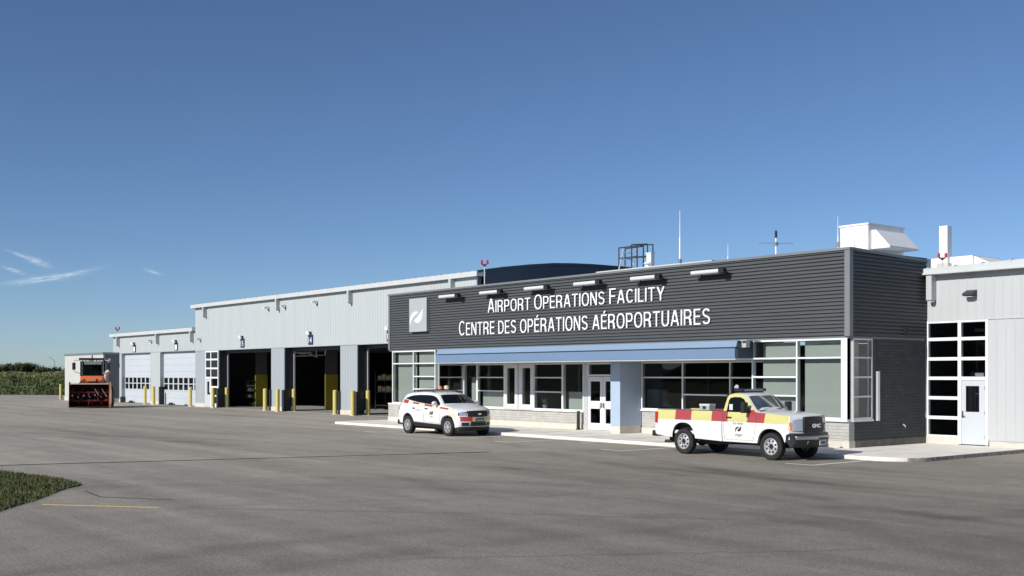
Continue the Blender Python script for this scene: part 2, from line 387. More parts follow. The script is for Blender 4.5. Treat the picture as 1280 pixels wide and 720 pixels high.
# ------------------------------------------------------------------ ground
ARCS = [(14.64,5.69,28.61,0.22), (25.26,160.86,146.47,0.24), (-37.38,-73.72,89.0,0.16), (-14.19,4.88,11.75,0.18), (-25.02,-29.46,48.5,0.16)]
def asphalt_mat():
    m = bpy.data.materials.new('asphalt'); t, p = nt(m); L = t.links.new
    tc = t.nodes.new('ShaderNodeTexCoord')
    def noise(scale, detail, st=(1,1,1), rot=0, rough=.55):
        mp = t.nodes.new('ShaderNodeMapping'); mp.inputs['Scale'].default_value = st; mp.inputs['Rotation'].default_value = (0,0,rot)
        L(tc.outputs['Object'], mp.inputs['Vector'])
        n = t.nodes.new('ShaderNodeTexNoise'); n.inputs['Scale'].default_value = scale; n.inputs['Detail'].default_value = detail; n.inputs['Roughness'].default_value = rough
        L(mp.outputs[0], n.inputs['Vector']); return n.outputs['Fac']
    def rng(v, a, b, c, d):
        r = t.nodes.new('ShaderNodeMapRange'); r.inputs['From Min'].default_value = a; r.inputs['From Max'].default_value = b; r.inputs['To Min'].default_value = c; r.inputs['To Max'].default_value = d
        L(v, r.inputs['Value']); return r.outputs[0]
    def mul(a, b):
        n = t.nodes.new('ShaderNodeMath'); n.operation = 'MULTIPLY'
        for i, v in enumerate((a, b)):
            if isinstance(v, float): n.inputs[i].default_value = v
            else: L(v, n.inputs[i])
        return n.outputs[0]
    big = rng(noise(.055, 4), .3, .7, .88, 1.1)
    mid = rng(noise(.35, 6, (1,1,1), 0, .65), .3, .7, .92, 1.07)
    # worn wheel tracks: long pale and dark streaks that follow the traffic along the building
    st1 = rng(noise(1.0, 6, (.035,.5,1), R(-9), .62), .32, .68, .83, 1.13)
    st2 = rng(noise(1.0, 7, (.06,1.5,1), R(22), .65), .34, .66, .90, 1.07)
    dirt = rng(noise(.5, 7, (.18,.8,1), R(-16), .7), .58, .74, 1.0, .84)
    fine = rng(noise(48, 4, (1,1,1), 0, .85), .3, .7, .45, 1.6)
    fine2 = rng(noise(14, 5, (1,1,1), 0, .7), .3, .7, .82, 1.18)
    fine3 = rng(noise(23, 3, (1,1,1), 0, .8), .3, .7, .72, 1.28)
    mott = rng(noise(1.6, 7, (1,1,1), 0, .7), .3, .7, .86, 1.12)
    v = mul(mul(mul(mul(mul(mul(mul(mul(big, mid), st1), st2), dirt), fine), fine2), fine3), mott)
    vo = t.nodes.new('ShaderNodeTexVoronoi'); vo.inputs['Scale'].default_value = 30; L(tc.outputs['Object'], vo.inputs['Vector'])   # pale stone chips
    v = mul(v, rng(vo.outputs['Distance'], .0, .35, 1.45, 1.0))
    # two paving passes: the strip on the camera's side of the sealed joint is newer and darker, fading into the worn lane
    sx = t.nodes.new('ShaderNodeSeparateXYZ'); L(tc.outputs['Object'], sx.inputs[0])
    def mth(op, a, b):
        n = t.nodes.new('ShaderNodeMath'); n.operation = op
        for i, q in enumerate((a, b)):
            if isinstance(q, (int, float)): n.inputs[i].default_value = q
            else: L(q, n.inputs[i])
        return n.outputs[0]
    dist = mth('SUBTRACT', mth('MULTIPLY', mth('ADD', sx.outputs['X'], 34.5), .957), mth('MULTIPLY', mth('SUBTRACT', sx.outputs['Y'], .2), .291))
    wob = mth('MULTIPLY', mth('SUBTRACT', noise(.18, 4), .5), 12.0)
    v = mul(v, rng(mth('ADD', dist, mth('MULTIPLY', wob, .06)), -.3, .6, 1.03, .90))
    v = mul(v, rng(mth('ADD', dist, wob), 4.0, 17.0, 1.0, .80))
    # soft oil and drip stains where vehicles stop in front of the stalls
    for (ox, oy, rx, ry, k) in ((-18.71, 21.6, 2.2, .8, .42), (-22.6, 18.3, 1.4, .35, .3), (-15.5, 21.2, 1.8, .6, .25), (-33, 21, 2.6, .7, .2), (-62, 29, 4, 1.2, .22), (-76, 26, 5, 1.0, .2)):
        ax_, ay_ = mth('DIVIDE', mth('SUBTRACT', sx.outputs['X'], ox), rx), mth('DIVIDE', mth('SUBTRACT', sx.outputs['Y'], oy), ry)
        ga = mth('EXPONENT', mth('MULTIPLY', mth('ADD', mth('MULTIPLY', ax_, ax_), mth('MULTIPLY', ay_, ay_)), -1.0), 0)
        v = mul(v, mth('SUBTRACT', 1.0, mth('MULTIPLY', mth('MULTIPLY', ga, rng(noise(1.3, 6, (.5,1.4,1), 0, .7), .35, .62, .15, 1.0)), k*1.5)))
    # dark rubbed-in tyre sweeps: pairs of wide turning arcs (centre x, y, radius), broken up by noise
    for (cx, cy, rad, k) in ARCS:
        dx, dy = mth('SUBTRACT', sx.outputs['X'], cx), mth('SUBTRACT', sx.outputs['Y'], cy)
        dr = mth('ADD', mth('SUBTRACT', mth('SQRT', mth('ADD', mth('MULTIPLY', dx, dx), mth('MULTIPLY', dy, dy)), 0), rad), mth('MULTIPLY', mth('SUBTRACT', noise(.12, 2), .5), 2.2))
        brk = rng(noise(.22, 5, (1,1,1), 0, .6), .38, .6, 0.0, 1.0)
        for o_, wd_ in ((-.85, .42), (.85, .34), (0, 1.6)):
            gx_ = mth('DIVIDE', mth('SUBTRACT', dr, o_), wd_)
            ga = mth('EXPONENT', mth('MULTIPLY', mth('MULTIPLY', gx_, gx_), -1.0), 0)
            v = mul(v, mth('SUBTRACT', 1.0, mth('MULTIPLY', mth('MULTIPLY', ga, brk), k*1.0 if wd_ < 1 else k*.4)))
    sc = t.nodes.new('ShaderNodeVectorMath'); sc.operation = 'SCALE'; sc.inputs[0].default_value = (.345,.316,.266); L(v, sc.inputs['Scale'])
    L(sc.outputs[0], p.inputs['Base Color']); p.inputs['Roughness'].default_value = .88; p.inputs['Specular IOR Level'].default_value = .25
    bn = t.nodes.new('ShaderNodeBump'); bn.inputs['Strength'].default_value = .7; bn.inputs['Distance'].default_value = .012
    L(noise(70, 3), bn.inputs['Height']); L(bn.outputs[0], p.inputs['Normal'])
    return m
asphalt = asphalt_mat()
field_mat = mat('field_ground', (.060,.075,.025), .95, 0, .1, var=.4, scale=.15)
mb = MB(); mb.quad((-3000,-3000,-.02),(3000,-3000,-.02),(3000,3000,-.02),(-3000,3000,-.02)); struct(mb.build('ground', field_mat))
lot = MB(); lot.add([(-215.5,-24.8,0),(-20,-60,0),(60,-60,0),(60,60,0),(-113,62.2,0)], [(0,1,2,3,4)])
lot_o = struct(lot.build('parking_lot', asphalt))
# painted stall lines (T ends on the traffic side)
pl = MB()
def line(a, b, wd=.13, z=.004):
    a, b = Vector((*a, z)), Vector((*b, z)); d = (b-a).normalized(); n = Vector((-d.y, d.x, 0))*wd/2
    pl.quad(a-n, b-n, b+n, a+n)
for x, tick in ((-18.45,.9),(-25.75,.95),(-31.6,.75),(-34.8,1.1),(-40.6,.9)):
    line((x, 25.25), (x-.05, 27.76)); line((x-tick, 25.2), (x+.05, 25.2))
line((-29.7,27.0),(-29.7,27.76))
struct(pl.build('stall_markings', white_paint, None))
pl = MB(); line((-21.95,6.3),(-20.1,7.83), .12); struct(pl.build('yellow_marking', yellow_paint, None))
# sealed cracks in the asphalt
seal = mat('crack_sealant', (.014,.014,.015), .6, var=.3, scale=3)
pl = MB()
def crack(pts, wd):
    for (a, b) in zip(pts, pts[1:]): line(a, b, wd, .006)
random.seed(3)
pts = [(-34.5+ 8.2*i/24 + random.uniform(-.03,.03), .2+27.0*i/24 - 0.0) for i in range(25)]
for i in range(3,19): crack(pts[i:i+2], (.20-.006*i) if i < 17 else .16)
crack([(-24.0,7.75),(-22.6,7.6),(-21.9,8.05),(-21.2,8.55)], .03)
crack([(-19.8,8.1),(-17.0,10.7),(-14.6,12.9),(-12.0,15.0)], .014)
random.seed(8)
def hair(a, b, n=26, amp=.10, wd=.016):
    P = [(a[0]+(b[0]-a[0])*i/n + random.gauss(0,amp), a[1]+(b[1]-a[1])*i/n + random.gauss(0,amp)) for i in range(n+1)]
    crack(P, wd)
hair((-19.9,8.2),(-16.8,15.6),30,.05,.012); hair((-12.6,8.0),(-9.0,13.8),30,.05,.010); hair((-40,17),(-33.5,24),24,.10,.018)
struct(pl.build('crack_seal', seal, None))
# pavement slab with rounded end
sw = MB()
arc = [(-18.35+1.15*math.cos(a), 28.95+1.15*math.sin(a)) for a in [R(-90+90*i/8) for i in range(9)]]
arcl = [(-48.4-.55*math.sin(a), 28.35-.55*math.cos(a)) for a in [R(90*i/5) for i in range(6)]]
outline = arcl[::-1] + arc + [(-17.3, 34.78), (-49.0, 34.78)]
walk = sw.prism_z(outline, 0.0, .12).build('pavement', walk_concrete, None, bevel=.02); struct(walk)
kb = MB()   # scuffed, crumbling kerb stretch at the right end
k0 = [(-18.35+1.156*math.cos(a), 28.95+1.156*math.sin(a)) for a in [R(-40+40*i/5) for i in range(6)]] + [(-17.194, y) for y in (30,31,32,33,34,34.7)]
for (a, b) in zip(k0, k0[1:]): kb.quad((*a,.002),(*b,.002),(*b,.112),(*a,.112))
o = struct(kb.build('kerb_face', kerb_dirty, None))
jt = MB()
for x in [-47.4+1.85*i for i in range(16)]: jt.box(x-.006, x+.006, 27.86, 30.3, .1195, .1235)
struct(jt.build('pavement_joints', mat('joint_dark', (.16,.15,.14), .9)))

def glyph_loops(ch, s=.12, h=.105):
    """condensed grotesque capital, cap height 1: (advance width, [outline loops]) with holes wound as separate loops"""
    def arc(cx, cy, rx, ry, a0, a1, n=12, e=2.35):
        out = []
        for i in range(n+1):
            a = R(a0+(a1-a0)*i/n); c, q = math.cos(a), math.sin(a)
            out.append((cx+rx*math.copysign(abs(c)**(2/e), c), cy+ry*math.copysign(abs(q)**(2/e), q)))
        return out
    def ribbon(pts, ws):
        L_, R_ = [], []
        for i, p in enumerate(pts):
            a = Vector(pts[max(0,i-1)]); b_ = Vector(pts[min(len(pts)-1,i+1)]); d = (b_-a).normalized(); w_ = ws[i]/2 if isinstance(ws, list) else ws/2
            L_.append((p[0]-d.y*w_, p[1]+d.x*w_)); R_.append((p[0]+d.y*w_, p[1]-d.x*w_))
        return L_ + R_[::-1]
    if ch == 'I': return s, [[(0,0),(s,0),(s,1),(0,1)]]
    if ch == 'L': return .46, [[(0,0),(.46,0),(.46,h),(s,h),(s,1),(0,1)]]
    if ch == 'T': return .56, [[(.28-s/2,0),(.28+s/2,0),(.28+s/2,1-h),(.56,1-h),(.56,1),(0,1),(0,1-h),(.28-s/2,1-h)]]
    if ch in 'E\u00c9':
        lo = [[(0,0),(.50,0),(.50,h),(s,h),(s,.5-h/2+.02),(.46,.5-h/2+.02),(.46,.5+h/2+.02),(s,.5+h/2+.02),(s,1-h),(.49,1-h),(.49,1),(0,1)]]
        if ch != 'E': lo.append([(.19,1.07),(.28,1.07),(.42,1.25),(.27,1.25)])
        return .50, lo
    if ch == 'F': return .47, [[(0,0),(s,0),(s,.5-h/2),(.43,.5-h/2),(.43,.5+h/2),(s,.5+h/2),(s,1-h),(.47,1-h),(.47,1),(0,1)]]
    if ch == 'N': return .58, [[(0,0),(s*.92,0),(s*.92,.78),(.58-s*1.05,0),(.58,0),(.58,1),(.58-s*.92,1),(.58-s*.92,.22),(s*1.05,1),(0,1)]]
    if ch == 'A':
        w_ = .64
        return w_, [[(0,0),(s*1.02,0),(.165,.25),(w_-.165,.25),(w_-s*1.02,0),(w_,0),(w_/2+.08,1),(w_/2-.08,1)], [(.197,.36),(w_-.197,.36),(w_/2,.84)]]
    if ch == 'Y':
        w_ = .62; return w_, [[(w_/2-s/2,0),(w_/2+s/2,0),(w_/2+s/2,.40),(w_,1),(w_-s*1.1,1),(w_/2,.55),(s*1.1,1),(0,1),(w_/2-s/2,.40)]]
    if ch == 'O': return .66, [arc(.33,.5,.33,.515,0,360,36)[:-1], arc(.33,.5,.33-s,.515-h,0,360,36)[:-1]]
    if ch == 'D':
        return .59, [[(0,0)]+arc(.24,.5,.35,.5,-90,90,18)+[(0,1)], [(s,h)]+arc(.24,.5,.35-s,.5-h,-90,90,18)+[(s,1-h)]]
    if ch == 'P':
        return .55, [[(0,0),(s,0),(s,.40)]+arc(.29,.70,.26,.30,-90,90,14)+[(0,1)], [(s,.40+h)]+arc(.29,.70,.26-s,.30-h,-90,90,14)+[(s,1-h)]]
    if ch == 'R':
        return .60, [[(0,0),(s,0),(s,.42),(.29,.42),(.36,.40),(.40,.30),(.435,0),(.59,0),(.54,.34),(.47,.46)]+arc(.30,.725,.265,.275,-55,90,12)+[(0,1)], [(s,.42+h)]+arc(.29,.72,.275-s,.28-h,-90,90,14)+[(s,1-h)]]
    if ch == 'U':
        return .57, [[(0,1),(0,.33)]+arc(.285,.33,.285,.345,180,360,18)+[(.57,1),(.57-s,1),(.57-s,.33)]+arc(.285,.33,.285-s,.345-h,360,180,18)+[(s,1)]]
    if ch == 'C':
        return .62, [ribbon(arc(.325,.5,.26,.457,42,318,30,2.2), [h+(s-h)*abs(math.cos(R(42+276*i/30))) for i in range(31)])]
    if ch == 'S':
        pts = arc(.285,.735,.215,.207,20,180,14,2.1)+[(.085,.66),(.14,.57),(.285,.505),(.43,.44),(.49,.35)]+arc(.285,.265,.215,.207,0,-160,14,2.1)
        return .57, [ribbon(pts, [h*1.03]*len(pts))]
    return .3, []
def facade_text(name, runs, x0, x1, z0, cap, small, y, m, depth, parent):
    """runs = string; capital letters full height, lower case as small capitals. Built as one filled outline curve, then turned to mesh"""
    pen = 0.0; words = [[]]
    for i, ch in enumerate(runs):
        if ch == ' ': pen += .25; words.append([]); continue
        k = 1.0 if ch.isupper() else small
        wd, ls = glyph_loops(ch.upper(), .098/(k**.5), .088/(k**.5))
        words[-1] += [[(pen+x*k, z*k) for x, z in l] for l in ls]; pen += wd*k + .115
    pen -= .115
    for loops in words:
        cu = bpy.data.curves.new(name, 'CURVE'); cu.dimensions = '2D'; cu.fill_mode = 'BOTH'; cu.extrude = depth
        for l in loops:
            sp_ = cu.splines.new('POLY'); sp_.points.add(len(l)-1); sp_.use_cyclic_u = True
            for p, (x, z) in zip(sp_.points, l): p.co = (x/pen*(x1-x0), z*cap, 0, 1)
        o = bpy.data.objects.new(name, cu); COL.objects.link(o); bpy.context.view_layer.update()
        me = bpy.data.meshes.new_from_object(o.evaluated_get(bpy.context.evaluated_depsgraph_get()))
        bpy.data.objects.remove(o); bpy.data.curves.remove(cu)
        for v in me.vertices: px_, pz_, pd = v.co; v.co = (px_, y-pd-(YF-.07), pz_)
        me.name = name; me.materials.clear(); me.materials.append(m)
        o = bpy.data.objects.new('raised_word', me); COL.objects.link(o); o.parent = parent
# ------------------------------------------------------------------ operations building (dark front block)
YF, YR, XC, XL = 30.4, 32.0, -20.87, -47.56
ob = thing('operations_building', 'low charcoal metal clad office block with blue canopy, pale brick plinth and large windows', 'building', (XC, YF, 0))
def rib_profile(z0, z1, n, amp):
    p = (z1-z0)/n; out = []
    for i in range(n):
        z = z0+i*p
        out += [(z, 0), (z+.30*p, 0), (z+.40*p, amp), (z+.92*p, amp)]
    return out + [(z1, 0)]
cl = MB()
prof = rib_profile(3.655, 6.40, 23, .05)
def strip(pts_a, pts_b):
    n = len(pts_a); cl.add(pts_a + pts_b, [(i, i+1, n+i+1, n+i) for i in range(n-1)])
strip([(XL, YF-.02-d, z) for z, d in prof], [(XC-.10, YF-.02-d, z) for z, d in prof])
strip([(XC+.02+d, YF+.02, z) for z, d in prof], [(XC+.02+d, 34.785, z) for z, d in prof])
strip([(XL-.02-d, YF+.02, z) for z, d in prof], [(XL-.02-d, 34.6, z) for z, d in prof])
cl.build('cladding', charcoal, ob, fix=False)
for q in ((XC-.11, XC+.085, YF-.085, YF+.10, 3.66, 6.39), (XL-.08, XL+.06, YF-.08, YF+.05, 3.66, 6.39)):
    b = MB(); b.box(*q); b.build('corner_trim', charcoal_trim, ob)
b = MB(); b.box(XL-.10, XC+.11, YF-.11, YF+.24, 6.38, 6.46)
b.add([(XC-.22,YF+.24,6.37),(XC+.11,YF+.24,6.37),(XC+.11,34.75,6.25),(XC-.22,34.75,6.25),(XC-.22,YF+.24,6.455),(XC+.11,YF+.24,6.455),(XC+.11,34.75,6.335),(XC-.22,34.75,6.335)],
      [(0,3,2,1),(4,5,6,7),(0,1,5,4),(1,2,6,5),(2,3,7,6),(3,0,4,7)])
b.build('coping', charcoal_trim, ob)
b = MB(); b.box(XL+.1, XC-.1, YF+.2, 38.5, 6.0, 6.12); b.build('roof', roof_white, ob)
b = MB(); b.box(XL-.03, XC+.005, YF-.03, YF+.02, 3.60, 3.652); b.box(XC-.04, XC+.02, YF+.02, 34.7, 3.60, 3.652); b.build('drip_flashing', charcoal_trim, ob)
# wall behind the cladding, soffit and hidden room shell
b = MB(); b.box(XL+.02, XC-.02, YF+.05, YF+.22, 3.66, 6.37); b.box(XC-.2, XC-.02, YF+.23, 34.7, 3.66, 6.2); b.box(XL+.02, XL+.2, YF+.23, 34.7, 3.66, 6.3); b.build('inner_wall', dark_steel, ob)
b = MB(); b.box(-43.5, -24.7, YF+.02, YR+.1, 3.02, 3.60); b.build('soffit', mat('soffit', (.28,.29,.30), .6), ob)
b = MB()
b.box(XL+.15, XC-.25, 36.6, 36.7, .1, 3.6); b.box(XL+.15, XC-.25, YR+.3, 36.6, 3.05, 3.15); b.box(XL+.15, XC-.25, YR+.3, 36.6, .10, .13)
b.box(XL+.15, -43.7, YF+.3, 36.6, 3.62, 3.64); b.box(-24.6, XC-.25, YF+.3, 36.6, 3.62, 3.64)
b.box(XL+.12, XL+.14, YF+.3, 36.6, .1, 3.6); b.box(XC-.24, XC-.22, 32.1, 36.6, .1, 3.6)
b.box(-36.0, -35.9, 32.6, 36.6, .13, 3.05); b.box(-29.4, -29.3, 33.4, 36.6, .13, 3.05)
b.build('room_shell', room_dark, ob)

# canopy
b = MB(); b.box(-42.2, -24.64, 29.40, 30.36, 2.99, 3.325); b.build('canopy', blue_panel, ob)
b = MB(); b.add([(-42.2,29.46,3.375),(-24.64,29.46,3.375),(-24.64,30.36,3.375),(-42.2,30.36,3.375),(-42.2,29.53,3.585),(-24.64,29.53,3.585),(-24.64,30.36,3.60),(-42.2,30.36,3.60)],
             [(0,3,2,1),(4,5,6,7),(0,1,5,4),(1,2,6,5),(2,3,7,6),(3,0,4,7)]); b.build('canopy_top', sunlit_blue, ob)  # lighter blue paints in the extra sun on the sloped upper band
b = MB(); b.box(-42.15, -24.7, 29.50, 30.34, 3.325, 3.375); b.box(-24.64, -24.63, 29.55, 30.34, 3.0, 3.58); b.build('canopy_groove', navy_panel, ob)
b = MB(); b.box(-42.22, -24.62, 29.42, 31.98, 2.945, 2.99); b.build('canopy_underside', alu, ob)
b = MB(); b.box(-24.63, -24.45, 29.75, 29.95, 3.36, 3.60); b.box(-24.60,-24.3,29.6,30.3,3.585,3.61); b.build('canopy_scupper', alu, ob)
# blue entrance fin
b = MB(); b.box(-32.11, -31.57, 30.8, 31.99, .42, 2.945); b.build('entrance_fin', column_blue, ob, bevel=.008)
b = MB(); b.box(-32.09, -31.59, 30.82, 31.97, .10, .42); b.build('fin_base', concrete, ob)

# masonry
b = MB()
b.box(-47.74, -43.57, YF, YF+.28, .345, .96); b.box(-47.74, -47.5, YF+.28, 34.7, .345, .96)
b.box(-43.85, -43.57, YF+.28, YR-.001, .345, .96)
b.box(-43.85, -34.92, YR, YR+.25, .345, .885); b.box(-31.56, -24.62, YR, YR+.25, .345, 1.0); b.box(-24.95, XC, YF, YF+.28, .345, .94)
b.build('brick_plinth', light_brick, ob)
b = MB(); b.box(-47.75,-43.56, YF-.02, YF+.3, .96, 1.02); b.box(-43.86,-43.555, YF+.3, YR-.02,.96,1.02); b.build('sill_cap', walk_concrete, ob)
b = MB(); b.box(XC-.28, XC+.002, YF+.285, 31.86, .345, .94); b.box(XC-.28, XC+.002, 31.86, 34.785, .345, 3.60); b.build('side_brick_wall', dark_brick, ob)
b = MB(); g = .02
b.box(-47.74-g, -43.57+g, YF-g, YF+.3, .10, .34); b.box(-47.74-g, -47.4, YF+.3, 34.7, .1, .34); b.box(-43.85, -43.57+g, YF+.3, YR-.02, .1, .34)
b.box(-43.85, -34.92, YR-g, YR+.3, .1, .34); b.box(-31.56, -24.62, YR-g, YR+.3, .1, .34); b.box(-24.95, XC+g, YF-g, YF+.3, .1, .34)
b.build('concrete_base', concrete, ob)
b = MB(); b.box(XC-.28, XC+g, YF+.302, 34.785, .1, .34); b.build('side_base', mat('shaded_concrete', (.16,.152,.135), .9, var=.35, scale=3, bump=.3), ob)  # same concrete as the front, darkened to paint in this side's shade

# glazing --------------------------------------------------------------
def glazing(name, parent, plane, at, u0, u1, z0, z1, posts=(), rails=(), fw=.055, frame=trim_white, gl=None, blind_rects=(), back=None, proud=.05, depth=.12, bdepth=.16, sill=None, label=None):
    """window: frame mesh > pane, blind. plane 'y' faces -Y at Y=at; plane 'x' faces +X at X=at. rails = (ua, ub, z)"""
    f = MB(); P = MB(); B = MB()
    def bx(mb, a, b_, c, d, d0, d1):
        if plane == 'y': mb.box(a, b_, at-d0, at+d1, c, d)
        else: mb.box(at-d1, at+d0, a, b_, c, d)
    bx(f, u0, u0+fw, z0, z1, proud, depth); bx(f, u1-fw, u1, z0, z1, proud, depth)
    bx(f, u0+fw, u1-fw, z1-fw, z1, proud-.002, depth); bx(f, u0+fw, u1-fw, z0, z0+fw, proud-.002, depth)
    for p in posts: bx(f, p-fw/2, p+fw/2, z0+fw, z1-fw, proud-.004, depth-.002)
    for (a, b_, z) in rails: bx(f, a, b_, z-fw/2, z+fw/2, proud-.007, depth-.004)
    if sill: bx(f, u0-.02, u1+.02, z0-sill, z0, proud+.03, depth)
    bx(P, u0+fw*.5, u1-fw*.5, z0+fw*.5, z1-fw*.5, .002, .006)
    o = f.build(name, frame, parent, bevel=.006, seg=1)
    P.build('pane', gl or win_glass, o)
    if blind_rects:
        for (a, b_, c, d) in blind_rects: bx(B, a, b_, c, d, -bdepth, bdepth+.01)
        B.build('blind', blind, o)
    if label: o['label'] = label
    return o
G = glazing
G('window', ob, 'y', YF, -47.32, -43.57, 1.02, 3.60, (-45.45,), ((-47.27,-43.62,2.98),(-45.42,-43.62,2.35),(-45.42,-43.62,1.74)), blind_rects=[(-47.15,-45.5,1.0,3.55),(-45.3,-43.75,1.0,3.55)], bdepth=.22)
G('window', ob, 'x', -43.57, YF+.13, YR-.01, 1.02, 2.94, (), ((YF+.15,YR-.05,2.31),(YF+.15,YR-.05,1.68)), frame=alu)
G('window', ob, 'y', YR, -43.5, -42.42, .90, 2.94, (), (), frame=trim_white, blind_rects=[(-43.1,-42.5,.9,2.3)], sill=.06)
G('window', ob, 'y', YR, -42.42, -40.33, .90, 2.94, (), ((-42.37,-40.38,2.31),(-42.37,-40.38,1.68)), blind_rects=[(-42.2,-40.4,.9,1.66)], sill=.06)
for x0 in (-40.33, -39.22):
    o = G('casement_window', ob, 'y', YR, x0, x0+.98, .90, 2.94, (), (), fw=.20, gl=dark_glass, proud=.07)
b = MB(); b.box(-39.35,-39.22, YR-.04, YR+.1, .9, 2.94); b.box(-40.35,-38.2, YR-.075, YR+.1, .84, .90); b.build('mullion', alu, ob)
G('window', ob, 'y', YR, -38.24, -36.30, .90, 2.94, (), ((-38.2,-36.35,2.31),(-38.2,-36.35,1.68)), gl=dark_glass, sill=.06)
G('window', ob, 'y', YR, -36.30, -34.95, .90, 2.94, (), (), blind_rects=[(-36.1,-34.99,.9,1.7)], sill=.06)
for (a, c) in ((-34.95,-34.70),(-32.86,-32.0)):
    b = MB(); b.box(a, c, YR-.03, YR+.1, .12, 2.94); b.build('door_surround', alu, ob)
G('transom_window', ob, 'y', YR, -34.70, -32.86, 2.38, 2.94, (), (), fw=.07, gl=dark_glass)
for i, (x0, x1) in enumerate(((-34.68,-33.79),(-33.77,-32.88))):
    f = MB()
    f.box(x0, x0+.15, YR-.04, YR+.02, .14, 2.36); f.box(x1-.15, x1, YR-.04, YR+.02, .14, 2.36)
    for (a, c) in ((.14,.42),(1.02,1.34),(2.16,2.36)): f.box(x0+.15, x1-.15, YR-.038, YR+.02, a, c)
    d = f.build('entrance_door', trim_white, ob, bevel=.006, seg=1)
    p = MB(); p.box(x0+.1, x1-.1, YR-.012, YR-.006, .3, 2.3); p.build('pane', dark_glass, d)
    h = MB(); hx = x1-.07 if i == 0 else x0+.07
    h.box(hx-.03, hx+.03, YR-.055, YR-.04, 1.08, 1.26); h.tube([(hx, YR-.05, 1.1),(hx, YR-.12, 1.1),(hx, YR-.12, 1.24),(hx, YR-.05, 1.24)], .012, 6); h.tube([(hx, YR-.06, 1.06),(hx+(-.1 if i == 0 else .1), YR-.10, 1.06)], .012, 6)
    h.build('handle', black, d)
G('window', ob, 'y', YR, -31.55, -24.72, 1.06, 2.94, (-29.36,-27.02), ((-31.5,-24.77,2.33),(-29.33,-24.77,1.68)), gl=dark_glass, sill=.06)
G('window', ob, 'y', YF, -24.70, -20.90, 1.02, 3.60, (-22.84,), ((-24.65,-20.95,2.985),(-24.65,-22.87,2.36),(-24.65,-22.87,1.74)), frame=trim_white, blind_rects=[(-24.42,-22.93,1.0,3.52),(-22.7,-21.15,1.0,3.55)], bdepth=.22, sill=.075)
b = MB(); b.box(-21.13,-20.90, YF-.058, YF+.14, 1.02, 3.60); b.build('corner_post', trim_white, ob, bevel=.006)
G('window', ob, 'x', XC, YF+.16, 31.62, 1.02, 3.60, (), ((YF+.2,31.6,2.985),(YF+.2,31.6,2.36),(YF+.2,31.6,1.74)), frame=alu, blind_rects=[(30.7,31.15,1.0,3.5)], sill=.075)
b = MB(); b.box(XC-.04, XC+.0, 31.62, 31.86, .94, 3.60); b.build('window_reveal', dark_steel, ob)
b = MB(); b.box(XC+.003, XC+.075, 31.84, 31.99, .95, 2.55); b.build('trim_board', trim_white, ob)
b = MB(); b.box(XC+.04, XC+.10, 33.35, 33.6, 3.78, 4.02); b.build('junction_box', black, ob)
b = MB(); b.cyl((XC+.0,33.35,.78),(XC+.08,33.35,.78),.035); b.tube([(XC+.08,33.35,.78),(XC+.13,33.35,.76),(XC+.14,33.35,.70)],.02,8); b.build('hose_tap', steel, ob)
# pale-roofed raised edge on the roof
b = MB(); b.box(-35.3, -28.8, 33.0, 33.8, 6.05, 6.86); b.build('roof_kerb', roof_white, ob)

# raised lettering and the logo box
YF = 30.4
t1 = thing('wall_lettering', 'upper line of raised white letters reading AIRPORT OPERATIONS FACILITY', 'lettering', (-39.41, YF-.07, 5.19), 0, 'sign lettering on the facade')
facade_text('word', 'Airport Operations Facility', -39.41, -28.71, 5.19, .60, .86, YF-.10, lettering_white, .014, t1)
t2 = thing('wall_lettering', 'lower line of raised white letters reading CENTRE DES OPÉRATIONS AÉROPORTUAIRES', 'lettering', (-41.58, YF-.07, 4.23), 0, 'sign lettering on the facade')
facade_text('word', 'Centre des op\u00e9rations a\u00e9roportuaires', -41.58, -26.50, 4.23, .66, .86, YF-.10, lettering_white, .014, t2)
lb = thing('logo_sign', 'grey rectangular sign box with white swoosh emblem at left end of charcoal cladding', 'sign', (-44.78, YF-.05, 4.5))
b = MB(); b.box(-45.52,-44.04, YF-.23, YF-.055, 4.50, 6.11); b.build('sign_box', sign_grey, lb, bevel=.012)
b = MB(); emblem(b, -44.82, YF-.25, YF-.229, 5.24, .60, .36); b.build('emblem', lettering_white, lb)
# facade luminaires
xs = [(-42.70,-41.31),(-39.54,-38.21),(-36.45,-35.07),(-33.32,-31.98),(-30.12,-28.77),(-27.06,-25.74)]
LL = ['white tube floodlight on the cladding next to the grey logo box', 'white tube floodlight above the A of AIRPORT', 'white tube floodlight above the O of OPERATIONS', 'white tube floodlight above the last letters of OPERATIONS', 'white tube floodlight above the end of FACILITY', 'white tube floodlight nearest the corner, past the end of the lettering']
lf = None
for (x0, x1), lab in zip(xs, LL):
    xm = (x0+x1)/2
    if lf is None:
        lf = thing('facade_floodlight', lab, 'wall light', (xm, YF-.07, 6.0), 0, 'floodlights above the facade lettering')
        b = MB(); b.cyl((x0, YF-.40, 6.05),(x1-.12, YF-.40, 6.05), .078, .078, 14); b.build('lamp_tube', lamp_body, lf, smooth=40)
        b = MB(); b.box(x1-.12, x1+.12, YF-.48, YF-.30, 5.96, 6.13); b.build('gear_box', black, lf, bevel=.01)
        b = MB()
        for xx in (x0+.25, x1+.06): b.tube([(xx, YF-.38, 6.04),(xx, YF-.2, 6.0),(xx, YF-.07, 5.93)], .022, 6)
        b.box(x0+.15, x1+.15, YF-.11, YF-.06, 5.88, 5.98); b.build('bracket', black, lf)
    else: dup(lf, (xm, YF-.07, 6.0), lab)
